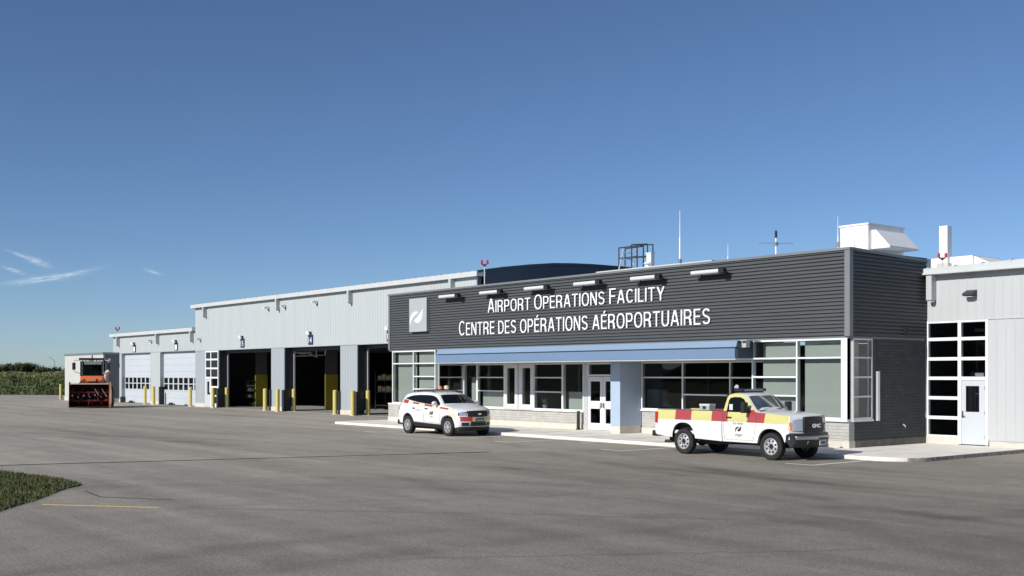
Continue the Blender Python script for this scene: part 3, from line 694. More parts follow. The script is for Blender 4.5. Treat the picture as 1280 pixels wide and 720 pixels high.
# ash bin by the doors
t_ = thing('ash_bin', 'tall slim black ash receptacle on the pavement left of the white entrance doors', 'ash bin', (-35.05, 31.75, .12))
b = MB(); b.cyl((-35.05,31.75,.12),(-35.05,31.75,.16),.11,.11,14); b.cyl((-35.05,31.75,.16),(-35.05,31.75,.82),.075,.065,14); b.build('body', black, t_, smooth=40)
b = MB(); b.cyl((-35.05,31.75,.82),(-35.05,31.75,.92),.085,.06,14); b.build('cap', dark_steel, t_, smooth=40)

# seen through the dark glazing
fc = thing('filing_cabinet', 'pale filing cabinet behind the dark window right of the blue entrance fin', 'cabinet', (-31.8, 33.1, .13))
b = MB(); b.box(-32.15,-31.48,32.9,33.4,.13,1.83); b.build('carcass', mat('cabinet_grey', (.55,.57,.56), .5), fc)
b = MB()
for z in (.2,.62,1.04,1.46): b.box(-32.12,-31.51,32.88,32.9,z,z+.38)
b.build('drawer_front', MATS['cabinet_grey'], fc)
pt = thing('potted_plant', 'small leafy potted plant behind the window left of the entrance doors', 'plant', (-37.9, 32.35, 1.0))
b = MB(); b.cyl((-37.9,32.35,.93),(-37.9,32.35,1.1),.09,.12,12); b.build('pot', plate_mat, pt, smooth=40)
rr_ = random.Random(2); b = MB()
for _ in range(40):
    a_ = rr_.uniform(0,6.28); d_ = Vector((math.cos(a_)*.28,math.sin(a_)*.18,rr_.uniform(.1,.4))); u_ = Vector((-math.sin(a_),math.cos(a_),0))*.03
    q_ = Vector((-37.9,32.35,1.1)); b.add([q_,q_+d_*.5+u_,q_+d_,q_+d_*.5-u_],[(0,1,2,3)])
b.build('leaves', mat('plant_leaf', (.18,.24,.14), .5), pt, fix=False)
b = MB(); b.box(-38.25,-36.35,32.25,32.6,.88,.93); tag(b.build('window_shelf', trim_white), 'white window shelf under the potted plant left of the entrance doors', 'shelf')
dk = thing('office_desk', 'dim office desk with screen behind the window next to the right bay', 'desk', (-28.2, 33.4, .13))
b = MB(); b.box(-29.0,-27.4,33.1,33.9,.83,.88); b.box(-28.95,-28.9,33.15,33.85,.13,.83); b.box(-27.5,-27.45,33.15,33.85,.13,.83); b.build('table', mat('desk_wood', (.30,.24,.17), .5), dk)
b = MB(); b.box(-28.5,-27.95,33.4,33.44,1.0,1.36); b.box(-28.25,-28.2,33.42,33.5,.88,1.05); b.build('screen', black, dk)

# ------------------------------------------------------------------ vehicle hall (tall white wing with open bays)
YW = 34.8
def ribs(mb, x0, x1, z0, z1, y=YW, period=.305, d=.018):
    xs = []; x = x0
    while x < x1 - 1e-6:
        for dx, dd in ((0,0),(.235,0),(.25,d),(.285,d),(.30,0)):
            if x+dx < x1: xs.append((x+dx, dd))
        x += period
    xs.append((x1, 0)); n = len(xs)
    mb.add([(x, y-dd, z0) for x, dd in xs] + [(x, y-dd, z1) for x, dd in xs], [(i, i+1, n+i+1, n+i) for i in range(n-1)])
def fascia(mb, x0, x1, z0, z1, y0, y1, seam=.61):
    mb.box(x0, x1, y0, y1, z0, z1)
    x = x0+.2
    while x < x1: mb.box(x-.02, x+.02, y0-.012, y0+.5, z1-.03, z1+.035); x += seam
HX0, HX1 = -82.0, -45.87
hall = thing('vehicle_hall', 'tall white metal sided vehicle hall with open dark bays, left of the charcoal office block', 'building', (HX0, YW, 0))
OPEN = [(-77.75,-69.34),(-67.43,-60.1),(-58.1,-50.2)]
b = MB(); ribs(b, HX0, HX1, 4.27, 7.52); b.box(HX0, HX1, YW+.03, YW+.2, 4.24, 7.5)
b.box(HX0, HX0+.15, YW+.2, 54, 4.3, 7.6)
b.build('upper_wall', white_siding, hall, fix=False)
for (a, c) in ((HX0,-80.13),(-69.34,-67.43),(-60.1,-58.1),(-50.2,HX1)):
    b = MB(); ribs(b, a, c, .28, 4.22); b.box(a, c, YW+.03, YW+.5, .02, 4.22)
    b.build('pier', grey_siding, hall, fix=False)
b = MB(); b.box(HX0, HX1, YW-.03, YW+.03, 4.22, 4.27); b.build('head_flashing', grey_siding, hall)
for (a, c) in ((HX0,-80.13),(-69.34,-67.43),(-60.1,-58.1),(-50.2,HX1)):
    b = MB(); b.box(a-.02, c+.02, YW-.05, YW+.5, 0, .28); b.build('pier_base', concrete, hall)
b = MB(); fascia(b, HX0-.25, HX1+.02, 7.50, 7.76, YW-.28, YW+.3); b.build('fascia', roof_white, hall)
prof = [(34.6,7.77),(36.2,8.03),(38,8.27),(39.7,8.45),(41.2,8.53),(42.6,8.57),(44.5,8.58),(46.5,8.55),(48.5,8.46),(51,8.2),(54,7.75)]
b = MB(); n = len(prof); b.add([(HX0,y,z) for y,z in prof]+[(HX1+.05,y,z) for y,z in prof], [(i,i+1,n+i+1,n+i) for i in range(n-1)]); b.build('roof', roof_white, hall)
b = MB(); pg = [(34.83,0.3)] + [(y,z-.02) for y,z in prof] + [(54,.3)]
b.prism_x(pg, HX1-.1, HX1); b.build('gable_wall', navy_panel, hall)
b = MB()
for i in range(n-1): b.add([(HX1-.02,prof[i][0],prof[i][1]-.1),(HX1+.06,prof[i][0],prof[i][1]-.1),(HX1+.06,prof[i+1][0],prof[i+1][1]-.1),(HX1-.02,prof[i+1][0],prof[i+1][1]-.1),
     (HX1-.02,prof[i][0],prof[i][1]+.03),(HX1+.06,prof[i][0],prof[i][1]+.03),(HX1+.06,prof[i+1][0],prof[i+1][1]+.03),(HX1-.02,prof[i+1][0],prof[i+1][1]+.03)], [(0,3,2,1),(4,5,6,7),(0,1,5,4),(1,2,6,5),(2,3,7,6),(3,0,4,7)])
b.build('gable_trim', navy_panel, hall)
for x in (-79.95,-68.12,-58.74,-48.22):
    b = MB(); b.box(x-.10, x+.10, YW-.30, YW-.02, 6.78, 7.5); b.box(x-.07,x+.07,YW-.25,YW-.05,6.70,6.78); b.build('downspout', white_siding, hall)
# room behind the bays
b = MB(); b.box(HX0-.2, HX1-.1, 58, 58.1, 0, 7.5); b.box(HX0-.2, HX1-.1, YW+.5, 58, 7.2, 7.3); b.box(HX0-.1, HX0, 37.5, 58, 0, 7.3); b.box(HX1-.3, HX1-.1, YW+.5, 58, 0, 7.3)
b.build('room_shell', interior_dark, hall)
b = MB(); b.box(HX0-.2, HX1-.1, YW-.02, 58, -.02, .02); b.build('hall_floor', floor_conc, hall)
b = MB()
for (a, c) in OPEN:
    b.box(a+.002, a+.03, YW+.05, YW+.62, .3, 4.22); b.box(c-.03, c-.002, YW+.05, YW+.62, .3, 4.22); b.box(a, c, YW+.45, YW+.62, 4.0, 4.22)
b.build('jamb', dark_steel, hall)
for (a, c) in OPEN:
    for xx in (a+.1, c-.1):
        b = MB(); b.box(xx-.035, xx+.035, YW+.64, YW+.74, .1, 4.6); b.tube([(xx, YW+.72, 4.5),(xx, YW+1.4, 5.0),(xx, YW+6.5, 5.05)], .045, 6)
        b.build('door_track', alu, hall)
for (a, c) in OPEN:
    for x0, x1 in ((a-.10, a+.14), (c-.02, c+.06)):
        b = MB(); b.box(x0, x1, YW-.16, YW+.4, .0, 1.42); b.build('jamb_guard', dark_steel, hall, bevel=.02)
# overhead pipework that catches the light in the middle bay
b = MB()
b.tube([(-70.6,37,3.72),(-66.0,37,3.74)], .04, 6); b.tube([(-71.2,37,4.15),(-69.7,37,3.95),(-68.3,37,3.93),(-67.0,37,3.62)], .06, 6); b.tube([(-67.1,37,3.6),(-67.0,37,4.9)], .05, 6); b.tube([(-65.9,37,3.75),(-65.6,37,4.9)], .05, 6)
b.box(-69.2,-67.6,36.9,37.1,3.84,3.98); b.box(-71.2,-65.5,36.95,37.02,4.6,4.66)
b.build('overhead_pipework', steel, hall)
# interior columns with yellow guards
for x in (-78.0, -67.4):
    c_ = thing('support_column', 'steel column with yellow guard inside the bay marked 15' if x < -70 else 'steel column with yellow guard inside the bay marked 14', 'column', (x, 38.2, .02), 0, 'guarded columns inside the hall')
    b = MB(); b.box(x-.13, x, 37.85, 38.85, .02, 2.47); b.build('guard', yellow_guard, c_, bevel=.03)
    b = MB(); b.box(x-.11, x-.02, 37.9, 38.8, 2.47, 7.2); b.build('shaft', mat('shaft_grey', (.09,.09,.095), .6), c_)
# entrance bay at the left end of the hall: glazed lights and a narrow door
f = MB()
ex0, exm, ex1 = -80.13, -79.13, -77.80
for x in (ex0, exm-.06, ex1-.12): f.box(x, x+.12, YW-.02, YW+.12, .02, 4.22)
for z in (3.56,2.90,2.21): f.box(ex0+.12, ex1-.12, YW-.015, YW+.11, z-.06, z+.06)
for z in (1.52,.86): f.box(exm+.06, ex1-.12, YW-.015, YW+.11, z-.06, z+.06)
f.box(exm+.06, ex1-.12, YW-.012, YW+.1, .02, .30); f.box(ex0+.12, ex1-.12, YW-.014, YW+.11, 4.10, 4.22)
o = f.build('entrance_glazing', trim_white, hall)
p = MB(); p.box(ex0+.06, ex1-.06, YW+.04, YW+.046, .3, 4.2); p.build('pane', dark_glass, o)
d = MB(); d.box(ex0+.13, exm-.07, YW-.005, YW+.06, .03, 2.14); d = d.build('side_door', door_white, hall)
p = MB(); p.box(ex0+.36, exm-.30, YW-.012, YW-.004, .95, 1.92); p.build('pane', car_glass, d)
p = MB(); p.box(exm-.2, exm-.13, YW-.05, YW-.004, .95, 1.1); p.build('handle', black, d)
# bay signs, lamps and cameras
def bay_sign(x, label, txt=None):
    s_ = thing('bay_sign', label, 'sign', (x, YW-.02, 4.36), 0, 'bay signs over the hall doors')
    b = MB(); b.box(x-.29, x+.29, YW-.06, YW-.02, 4.36, 4.98); b.build('sign_board', sign_navy if txt else black, s_)
    if txt:
        place_text('number', txt, x-.20, x+.20, 4.46, 4.82, YW-.066, lettering_white, .004, None, s_).location = (-s_.location.x, -s_.location.y, -s_.location.z)
    else:
        b = MB(); b.box(x-.20, x+.20, YW-.066, YW-.06, 4.40, 4.80); b.build('number_panel', lettering_white, s_)
    return s_
bay_sign(-73.7, 'navy sign numbered 15 over the open bay beside the glazed entrance', '15')
bay_sign(-63.8, 'navy sign numbered 14 over the middle open bay', '14')
bay_sign(-54.45, 'navy sign numbered 13 half hidden by the left edge of the charcoal cladding', '13')
bay_sign(-94.75, 'small black sign with white panel over the shut door next to the grey shed')
bay_sign(-85.65, 'small black sign with white panel over the shut door nearest the tall hall')
WL = None
for x, lab in ((-73.7,'white shaded lamp above the sign numbered 15'),(-63.8,'white shaded lamp above the sign numbered 14'),(-54.45,'white shaded lamp above the half hidden sign numbered 13'),(-94.75,'white shaded lamp over the shut door next to the grey shed'),(-85.65,'white shaded lamp over the shut door nearest the tall hall')):
    if WL is None:
        WL = thing('sign_lamp', lab, 'wall lamp', (x, YW-.02, 5.0), 0, 'lamps over the bay signs')
        b = MB(); b.tube([(x,YW-.02,5.08),(x,YW-.14,5.13),(x,YW-.24,5.13)], .03, 6); b.build('arm', dark_steel, WL)
        b = MB(); b.cyl((x,YW-.27,5.20),(x,YW-.24,5.03),.07,.135,16); b.build('lamp_shade', trim_white, WL, smooth=40)
        b = MB(); b.box(x-.10,x+.10,YW-.07,YW-.02,4.99,5.18); b.build('back_plate', dark_steel, WL)
    else: dup(WL, (x, YW-.02, 5.0), lab)
SC = None
for x, z, lab in ((-69.67,6.9,'white security camera left of the downspout between bays 15 and 14'),(-67.24,6.9,'white security camera right of the downspout between bays 15 and 14'),(-80.96,5.06,'white security camera at the left corner of the tall hall'),(-90.82,5.16,'white security camera between the two shut doors'),(-62.97,6.95,'tiny white security camera high above bay 14')):
    if SC is None:
        SC = thing('security_camera', lab, 'camera', (x, YW-.02, z), 0, 'cameras on the hall wall'); SC.scale = (.8,)*3
        b = MB(); b.obox((x,YW-.30,z+.12),(.09,0,0),(0,.20,.06),(0,-.02,.07)); b.build('housing', trim_white, SC, bevel=.02)
        b = MB(); b.tube([(x,YW-.02,z-.10),(x,YW-.12,z-.06),(x,YW-.22,z+.06)], .025, 6); b.box(x-.06,x+.06,YW-.06,YW-.02,z-.16,z-.02); b.build('bracket', dark_steel, SC)
    else: dup(SC, (x, YW-.02, z), lab)
rk = thing('tool_rack', 'black steel tool rack with tools and bright parts standing inside the bay marked 15', 'rack', (-79.7, 38.3, .02))
b = MB()
for x in (-80.55,-78.75):
    for y in (38.1, 38.6): b.box(x-.03,x+.03,y-.03,y+.03,.02,1.95)
for z in (.12,.65,1.1,1.5,1.93): b.box(-80.58,-78.72,38.07,38.63,z,z+.04)
b.build('frame', black, rk)
random.seed(11); b = MB()
for z in (.16,.69,1.14,1.54):
    x = -80.4
    while x < -79.0:
        w_, h_ = random.uniform(.08,.28), random.uniform(.08,.3)
        if random.random() < .5: b.box(x, x+w_, 38.12, 38.4, z, z+h_)
        x += w_+.08
tag(b.build('tools', steel), 'loose bright tools lying on the shelves of the black tool rack', 'tools')['kind'] = 'stuff'
sh = thing('storage_rack', 'storage rack with pale boxes deep inside the open bay beside the charcoal block', 'rack', (-64.8, 41, .02))
b = MB()
for x in (-66.0,-63.6):
    for y in (41, 41.8): b.box(x-.04,x+.04,y-.04,y+.04,.02,2.6)
for z in (.3,1.2,2.0): b.box(-66,-63.6,40.97,41.83,z,z+.06)
b.build('frame', black, sh)
cardboard = mat('cardboard', (.45,.36,.2), .8, var=.2)
k = 0; bx0 = None
for z in (1.26,2.06):
    for i in range(4):
        x = -65.8+.53*i
        b = MB(); b.box(x, x+.42, 41.05, 41.5, z, z+(.30 if (i+k)%2 else .40))
        tag(b.build('carton', cardboard), 'pale carton on the %s shelf of the storage rack beside the charcoal block' % ('lower' if k == 0 else 'upper'), 'carton', 'cartons on the storage rack, %s shelf' % ('lower' if k == 0 else 'upper'))
    k += 1

# ------------------------------------------------------------------ low wing with two shut sectional doors
lw = thing('low_garage_wing', 'low white garage wing with two shut sectional doors between grey shed and tall hall', 'building', (-100, YW, 0))
b = MB(); ribs(b, -100, HX0-.01, 4.29, 5.78); b.box(-100, HX0-.16, YW+.03, YW+.2, 4.26, 5.76)
b.build('upper_wall', white_siding, lw, fix=False)
for (a, c) in ((-100,-97.9),(-91.15,-89.05)):
    b = MB(); ribs(b, a, c, .25, 4.26); b.box(a, c, YW+.03, YW+.5, .02, 4.26); b.build('pier', white_siding, lw, fix=False)
b = MB(); b.box(-100,-99.8,YW+.2,54,.02,5.8); b.build('end_wall', white_siding, lw, fix=False)
for (a, c) in ((-100.02,-97.88),(-91.17,-89.03)):
    b = MB(); b.box(a, c, YW-.04, YW+.5, 0, .25); b.build('pier_base', concrete, lw)
b = MB(); fascia(b, -100.25, HX0-.01, 5.76, 6.04, YW-.28, YW+.4); b.box(-100.2, HX0-.16, YW+.4, 52, 5.9, 6.1); b.build('roof', roof_white, lw)
b = MB(); b.box(-97.9,-89.05,YW+.45,YW+.55,0,0.02); b.box(-100,HX0-.2,YW+1.0,YW+1.1,0,5.7); b.build('back_wall', interior_dark, lw)
for x in (-98.46,-89.34,-82.40):
    b = MB(); b.box(x-.10, x+.10, YW-.30, YW-.02, 5.0, 5.76); b.box(x-.07,x+.07,YW-.25,YW-.05,4.92,5.0); b.build('downspout', white_siding, lw)
for (a, c) in ((-97.9,-91.15),(-89.05,-82.0)):
    d = MB()
    for i in range(8): d.box(a+.01, c-.01, YW+.30, YW+.36, .03+i*.53, .03+i*.53+.522)
    d = d.build('sectional_door', door_white, lw)
    for (z0, z1) in ((1.22,1.66),(1.74,2.18)):
        p = MB(); n_ = 7; st = (c-a)/n_
        for i in range(n_): p.box(a+i*st+.15, a+(i+1)*st-.13, YW+.285, YW+.30, z0, z1)
        p.build('window_row', car_glass, d)
    b = MB(); b.box(a+.001, a+.02, YW+.04, YW+.5, .25, 4.24); b.build('jamb', grey_siding, lw)
    b = MB(); b.box(a-.10, a+.14, YW-.10, YW+.28, 0, .5 if a < -95 else 1.45); b.build('jamb_guard', dark_steel, lw, bevel=.02)
    tag_ch = MB(); tag_ch.prism_y([(a+1.9,.0),(a+2.5,.0),(a+2.35,.16),(a+2.2,.2),(a+2.05,.16)], YW-.1, YW+.15)
    tag(tag_ch.build('wheel_chock', rubber), 'black rubber wheel chock in front of the shut door %s' % ('next to the grey shed' if a < -95 else 'nearest the tall hall'), 'wheel chock', 'wheel chocks')

# ------------------------------------------------------------------ right-hand white wing
an = thing('side_wing', 'white ribbed metal wing with tall glazed entrance, right of the charcoal block', 'building', (-20.8, YW, 0))
b = MB(); ribs(b, XC-.6, 8, 4.27, 5.80, d=.011); ribs(b, -18.63, 8, .30, 4.25, d=.011); b.box(XC-.6, 8, YW+.03, YW+.2, 4.30, 5.78); b.box(XC-.5, XC+.06, YW+.003, YW+.2, .1, 4.29); b.box(-18.62, 8, YW+.03, YW+.2, .3, 4.28)
b.box(7.9, 8, YW+.2, 52, .3, 5.8); b.build('wall', annex_siding, an, fix=False)
b = MB(); b.box(XC+.05, 8, YW-.028, YW+.03, 4.235, 4.275); b.build('head_flashing', annex_siding, an)
b = MB(); b.box(XC+.02, -19.66, YW-.015, YW+.2, .10, .36); b.box(-18.60, 8, YW-.012, YW+.2, 0, .29); b.box(-17.95, 8, YW-.30, YW-.012, 0, .27); b.build('concrete_base', concrete, an)
b = MB(); b.add([(-21.1,YW-.3,5.80),(8,YW-.3,5.80),(8,YW+.4,5.80),(-21.1,YW+.4,5.80),(-21.1,YW-.3,6.01),(8,YW-.3,6.55),(8,YW+.4,6.6),(-21.1,YW+.4,6.04)], [(0,3,2,1),(4,5,6,7),(0,1,5,4),(1,2,6,5),(2,3,7,6),(3,0,4,7)])
for i in range(18): x=-20.6+.95*i; b.box(x-.02,x+.02,YW-.32,YW-.02,5.98+.0186*(x+21.1),6.045+.0186*(x+21.1))
b.box(-20.7, 8, YW+.4, 52, 5.9, 6.0); b.box(-21.1, 8, YW-.36, YW-.3, 5.80, 5.86)
b.build('roof', roof_white, an)
b = MB(); b.box(-20.67,-20.47,YW-.30,YW-.02,4.95,5.79); b.box(-20.64,-20.5,YW-.25,YW-.05,4.87,4.95); b.build('downspout', annex_siding, an)
f = MB(); gx0, gxm, gx1 = -20.80, -19.62, -18.63
for a, c in ((gx0,gx0+.05),(gxm-.07,gxm+.05),(gx1-.1,gx1)): f.box(a, c, YW-.03, YW+.12, .36 if a < -20 else .14, 4.235)
for z in (3.63,2.97,2.32): f.box(gx0+.05, gx1-.1, YW-.026, YW+.11, z-.055, z+.055)
for z in (1.66,1.0): f.box(gx0+.05, gxm-.07, YW-.026, YW+.11, z-.055, z+.055)
f.box(gx0+.05, gx1-.1, YW-.024, YW+.11, 4.17, 4.235); f.box(gx0+.05, gxm-.07, YW-.024, YW+.11, .36, .42)
o = f.build('entrance_glazing', trim_white, an, bevel=.006, seg=1)
p = MB(); p.box(gx0+.03, gx1-.03, YW+.05, YW+.056, .38, 4.2); p.build('pane', dark_glass, o)
d = MB(); d.box(gxm+.055, gx1-.105, YW-.02, YW+.04, .145, 2.255); d = d.build('side_door', door_white, an, bevel=.006, seg=1)
p = MB(); p.box(gxm+.22, gx1-.31, YW-.026, YW-.018, 1.22, 2.07); p.build('pane', car_glass, d)
p = MB(); p.box(gxm+.09, gxm+.13, YW-.035, YW-.02, 1.02, 1.24); p.tube([(gxm+.11,YW-.04,1.08),(gxm+.11,YW-.09,1.08),(gxm+.21,YW-.09,1.075)], .014, 6); p.build('handle', black, d)
p = MB()
for z in (.4,1.2,2.0): p.box(gx1-.125,gx1-.10,YW-.032,YW-.018,z-.06,z+.06)
p.build('hinge', steel, d)
b = MB(); b.box(-19.15,-18.85,YW+.10,YW+.12,2.385,2.50); tag(b.build('paper_notice', plate_mat), 'white paper notice behind the glass above the white side door', 'notice')
b = MB(); b.box(gx0, 7, 40, 40.1, 0, 5.7); b.box(gx0, 7, YW+.2, 40, .08, .12); b.box(gx0-.02, gx0, YW+.2, 40, .1, 5.7); b.box(gx0, 7, YW+.3, 40, 5.6, 5.7); b.box(-18.4,-18.3,YW+.25,40,.1,5.6); b.build('room_shell', interior_dark, an)
wl = thing('wedge_light', 'dark wedge shaped wall light high on the white side wing', 'wall light', (-19.2, YW-.02, 5.05))
b = MB(); b.prism_x([(YW-.02,5.0),(YW-.30,5.03),(YW-.30,5.10),(YW-.02,5.22)], -19.38, -19.02); b.build('housing', dark_steel, wl)
b = MB(); b.box(-19.34,-19.06,YW-.27,YW-.05,4.985,5.0); b.build('lens', plate_mat, wl)
tl = thing('ceiling_tube', 'white ceiling tube lamp seen through the upper glass of the side wing entrance', 'lamp', (-19.4, 36.5, 4.0))
b = MB(); b.box(-20.0,-18.9,36.45,36.6,3.92,3.97); b.build('tube', plate_mat, tl)
b = MB(); b.box(-20.0,-18.9,36.42,36.63,3.97,4.03); b.build('housing', steel, tl)

# ------------------------------------------------------------------ grey shed at the far left
sd_ = thing('flat_roofed_shed', 'small flat roofed pale shed with shade-darkened side wall at far left of the buildings', 'shed', (-98.5, 33.4, 0))
b = MB(); b.box(-109.1, -98.49, 33.4, 33.5, .35, 4.2); b.build('front_wall', mat('shed_cream', (.52,.515,.49), .6, var=.05, scale=.8), sd_)
b = MB(); b.box(-98.6, -98.47, 33.52, 44, .2, 4.2); b.build('side_wall', mat('shed_shade', (.10,.11,.125), .5, var=.1), sd_)  # shade on this face is put into the dark wall colour
b = MB(); b.box(-109.1,-98.5,33.5,44,.1,4.1); b.build('core', shed_core := mat('shed_core', (.3,.3,.3), .7), sd_)
b = MB(); b.box(-109.15, -98.43, 33.35, 44.05, 4.2, 4.38); b.build('roof_edge', charcoal_trim, sd_)
b = MB(); b.box(-109.13, -98.45, 33.36, 44, 0, .35); b.build('plinth', concrete, sd_)
b = MB(); b.box(-98.46,-98.36,33.8,34.0,3.6,3.85); b.build('wall_fixture', steel, sd_)
rv = thing('roof_vent', 'white mushroom vent on the flat roof of the shed', 'vent', (-105.2, 37, 4.38))
b = MB(); b.cyl((-105.2,37,4.38),(-105.2,37,4.85),.25,.25,12); b.build('pipe', duct_white, rv, smooth=40)
b = MB(); b.cyl((-105.2,37,4.85),(-105.2,37,5.1),.4,.2,14); b.build('cap', duct_white, rv, smooth=40)
b = MB(); b.cyl((-104.2,37,4.38),(-104.2,37,4.8),.12,.1,10); tag(b.build('roof_pipe', duct_white), 'thin white pipe right of the mushroom vent on the shed roof', 'pipe')

# ------------------------------------------------------------------ bollards
B0 = None
for x, y, lab in ((-114.17,34.56,'yellow bollard alone on the asphalt left of the pale shed'),
    (-91.25,34.38,'yellow bollard at the right edge of the shut door next to the shed'),
    (-88.65,34.1,'yellow bollard at the left edge of the shut door nearest the tall hall'),
    (-82.2,34.49,'yellow bollard before the left corner of the tall hall'),
    (-77.19,34.1,'yellow bollard in front of the narrow glazed entrance'),
    (-77.19,35.17,'half shaded yellow bollard just inside the bay marked 15'),
    (-69.58,34.46,'yellow bollard at the right edge of the bay marked 15'),
    (-67.12,34.15,'yellow bollard before the pier between bays 15 and 14, at its right side'),
    (-67.12,35.33,'half shaded yellow bollard just inside the bay marked 14'),
    (-60.34,34.56,'yellow bollard at the right edge of the bay marked 14'),
    (-57.7,34.25,'yellow bollard before the right side of the pier nearest the charcoal block'),
    (-57.7,35.3,'half shaded yellow bollard just inside the bay next to the charcoal block')):
    if B0 is None:
        B0 = thing('bollard', lab, 'bollard', (x, y, 0), 0, 'yellow bollards along the garage doors')
        b = MB(); b.cyl((0,0,0),(0,0,1.46),.13,.13,18); b.ball((0,0,1.455),.13,18,8,1,1,.35); b.build('post', yellow, B0, local=True, smooth=50)
        b = MB(); b.cyl((0,0,0),(0,0,.03),.19,.17,18); b.build('base_collar', concrete, B0, local=True)
    else: dup(B0, (x, y, 0), lab)

# ------------------------------------------------------------------ things on the roofs
ac = thing('rooftop_unit', 'large white rooftop air unit with sloping hood above the charcoal corner', 'air unit', (-23.1, 34.9, 6.12))
b = MB(); b.box(-23.71,-22.57,34.0,36.2,6.12,7.66); b.build('casing', duct_white, ac, bevel=.02)
b = MB(); b.box(-23.74,-22.54,33.97,36.23,7.66,7.72); b.build('lid', duct_white, ac)
b = MB(); b.prism_y([(-22.565,7.48),(-22.40,7.48),(-21.85,6.88),(-21.85,6.82),(-22.565,6.82)], 34.2, 36.0); b.build('hood', duct_white, ac)
b = MB(); b.box(-22.56,-22.55,34.25,35.95,6.3,6.80); b.build('louvre', steel, ac)
a2 = thing('rooftop_duct', 'low white rooftop duct box behind the side wing roof edge', 'air unit', (-22, 38.8, 6.0))
b = MB(); b.box(-22.95,-20.94,38,39.8,6.0,6.72); b.build('casing', duct_white, a2)
b = MB(); b.add([(-20.94,38.1,6.7),(-20.2,38.1,6.35),(-20.2,39.7,6.35),(-20.94,39.7,6.7),(-20.94,38.1,6.3),(-20.2,38.1,6.3),(-20.2,39.7,6.3),(-20.94,39.7,6.3)], [(0,1,2,3),(4,7,6,5),(0,4,5,1),(1,5,6,2),(2,6,7,3)]); b.build('hood', duct_white, a2)
ch = thing('exhaust_stack', 'tall square white exhaust stack on the side wing roof', 'stack', (-21.95, 38, 6.0))
b = MB(); b.box(-22.12,-21.80,37.8,38.1,6.5,7.86); b.build('stack', duct_white, ch)
b = MB(); b.box(-22.18,-21.74,37.74,38.16,6.0,6.5); b.build('base', concrete, ch)
def strobe(x, y, z0, z1, lab, q=1.0):
    s_ = thing('obstruction_light', lab, 'warning light', (x, y, z0), 0, 'red twin obstruction lights on poles')
    b = MB(); b.cyl((x,y,z0),(x,y,z1-.25),.03,.03,8); b.build('pole', alu, s_)
    b = MB(); b.tube([(x-.13*q,y-.1*q,z1-.18*q),(x-.08*q,y-.06*q,z1-.26*q),(x+.08*q,y+.06*q,z1-.26*q),(x+.13*q,y+.1*q,z1-.18*q)], .04*q, 8); b.box(x-.05*q,x+.05*q,y-.05*q,y+.05*q,z1-.36*q,z1-.2*q); b.build('yoke', dark_steel, s_)
    for k in (-1,1):
        b = MB(); b.cyl((x+.15*k*q,y+.115*k*q,z1-.2*q),(x+.15*k*q,y+.115*k*q,z1+.0*q),.085*q,.075*q,10); b.ball((x+.15*k*q,y+.115*k*q,z1),.075*q,10,6); b.build('lamp', red_lamp, s_, smooth=50)
strobe(-45.75, 34.95, 7.0, 8.28, 'red twin obstruction light on a pole at the end of the tall hall roof', .8)
strobe(-99.5, 35.0, 6.05, 6.62, 'red twin obstruction light on the roof corner of the low garage wing', .9)
strobe(-21.3, 36.6, 6.0, 6.70, 'red twin obstruction light beside the white exhaust stack', .62)
def whip(x, y, z0, z1, lab, r=.03):
    s_ = thing('whip_antenna', lab, 'antenna', (x, y, z0), 0, 'antennas on the office roof')
    h = z1-z0
    b = MB(); b.cyl((x,y,z0),(x,y,z0+h*.62),r,r,8); b.build('mast', duct_white, s_)
    b = MB(); b.cyl((x,y,z0+h*.62),(x,y,z1),r*.6,r*.3,8); b.build('whip', duct_white, s_)
    b = MB(); b.box(x-.06,x+.06,y-.06,y+.06,z0+.75*(1 if h > 1.6 else .5),z0+(.9 if h > 1.6 else .6)); b.build('clamp', steel, s_)
whip(-30.44,33,6.12,8.95,'tallest white whip antenna, rising from the white roof edge',.032)
whip(-27.99,33,6.12,7.42,'short thin white whip antenna between the tall whip and the crossed antenna',.02)
whip(-23.1,33,6.12,7.9,'grey whip antenna standing directly left of the large rooftop air unit',.022)
ca_ = thing('crossed_antenna', 'white antenna with crossed rods and a black tip on the office roof', 'antenna', (-25.74, 33, 6.12))
b = MB(); b.cyl((-25.74,33,6.12),(-25.74,33,7.45),.028,.028,8); b.build('mast', duct_white, ca_)
b = MB(); b.cyl((-25.74,33,7.42),(-25.74,33,7.66),.045,.045,10); b.cyl((-25.74,33,7.66),(-25.74,33,7.74),.01,.008,6); b.build('tip', black, ca_)
b = MB(); b.tube([(-26.30,32.7,7.26),(-25.2,33.3,7.18)],.012,6); b.tube([(-25.3,32.6,7.18),(-26.1,33.4,7.26)],.012,6); b.box(-25.80,-25.68,32.94,33.06,7.14,7.26); b.build('rods', steel, ca_)
ld = thing('roof_ladder_guard', 'dark tubular guard rails of the roof ladder above the pale roof edge', 'guard rail', (-36.2, 36.2, 6.1))
b = MB()
for (xa, ya, xb, yb, zt) in ((-37.18,36.2,-36.0,36.2,8.28),(-37.18,36.6,-36.0,36.6,8.28)):
    b.tube([(xa,ya,6.1),(xa,ya,zt),(xb,yb,zt),(xb,yb,6.1)],.028,6); b.tube([(xa,ya,7.8),(xb,yb,7.8)],.022,6)
b.build('left_guard', dark_steel, ld)
b = MB()
for y in (36.2,36.55): b.tube([(-36.35,y,6.1),(-36.35,y,8.36),(-35.35,y,8.30),(-35.35,y,6.1)],.028,6); b.tube([(-36.35,y,7.8),(-35.35,y,7.75)],.022,6)
b.tube([(-36.0,36.2,6.1),(-36.0,36.2,8.3)],.03,6); b.tube([(-35.95,36.2,8.3),(-35.95,36.55,8.3)],.028,6)
b.build('right_guard', dark_steel, ld)
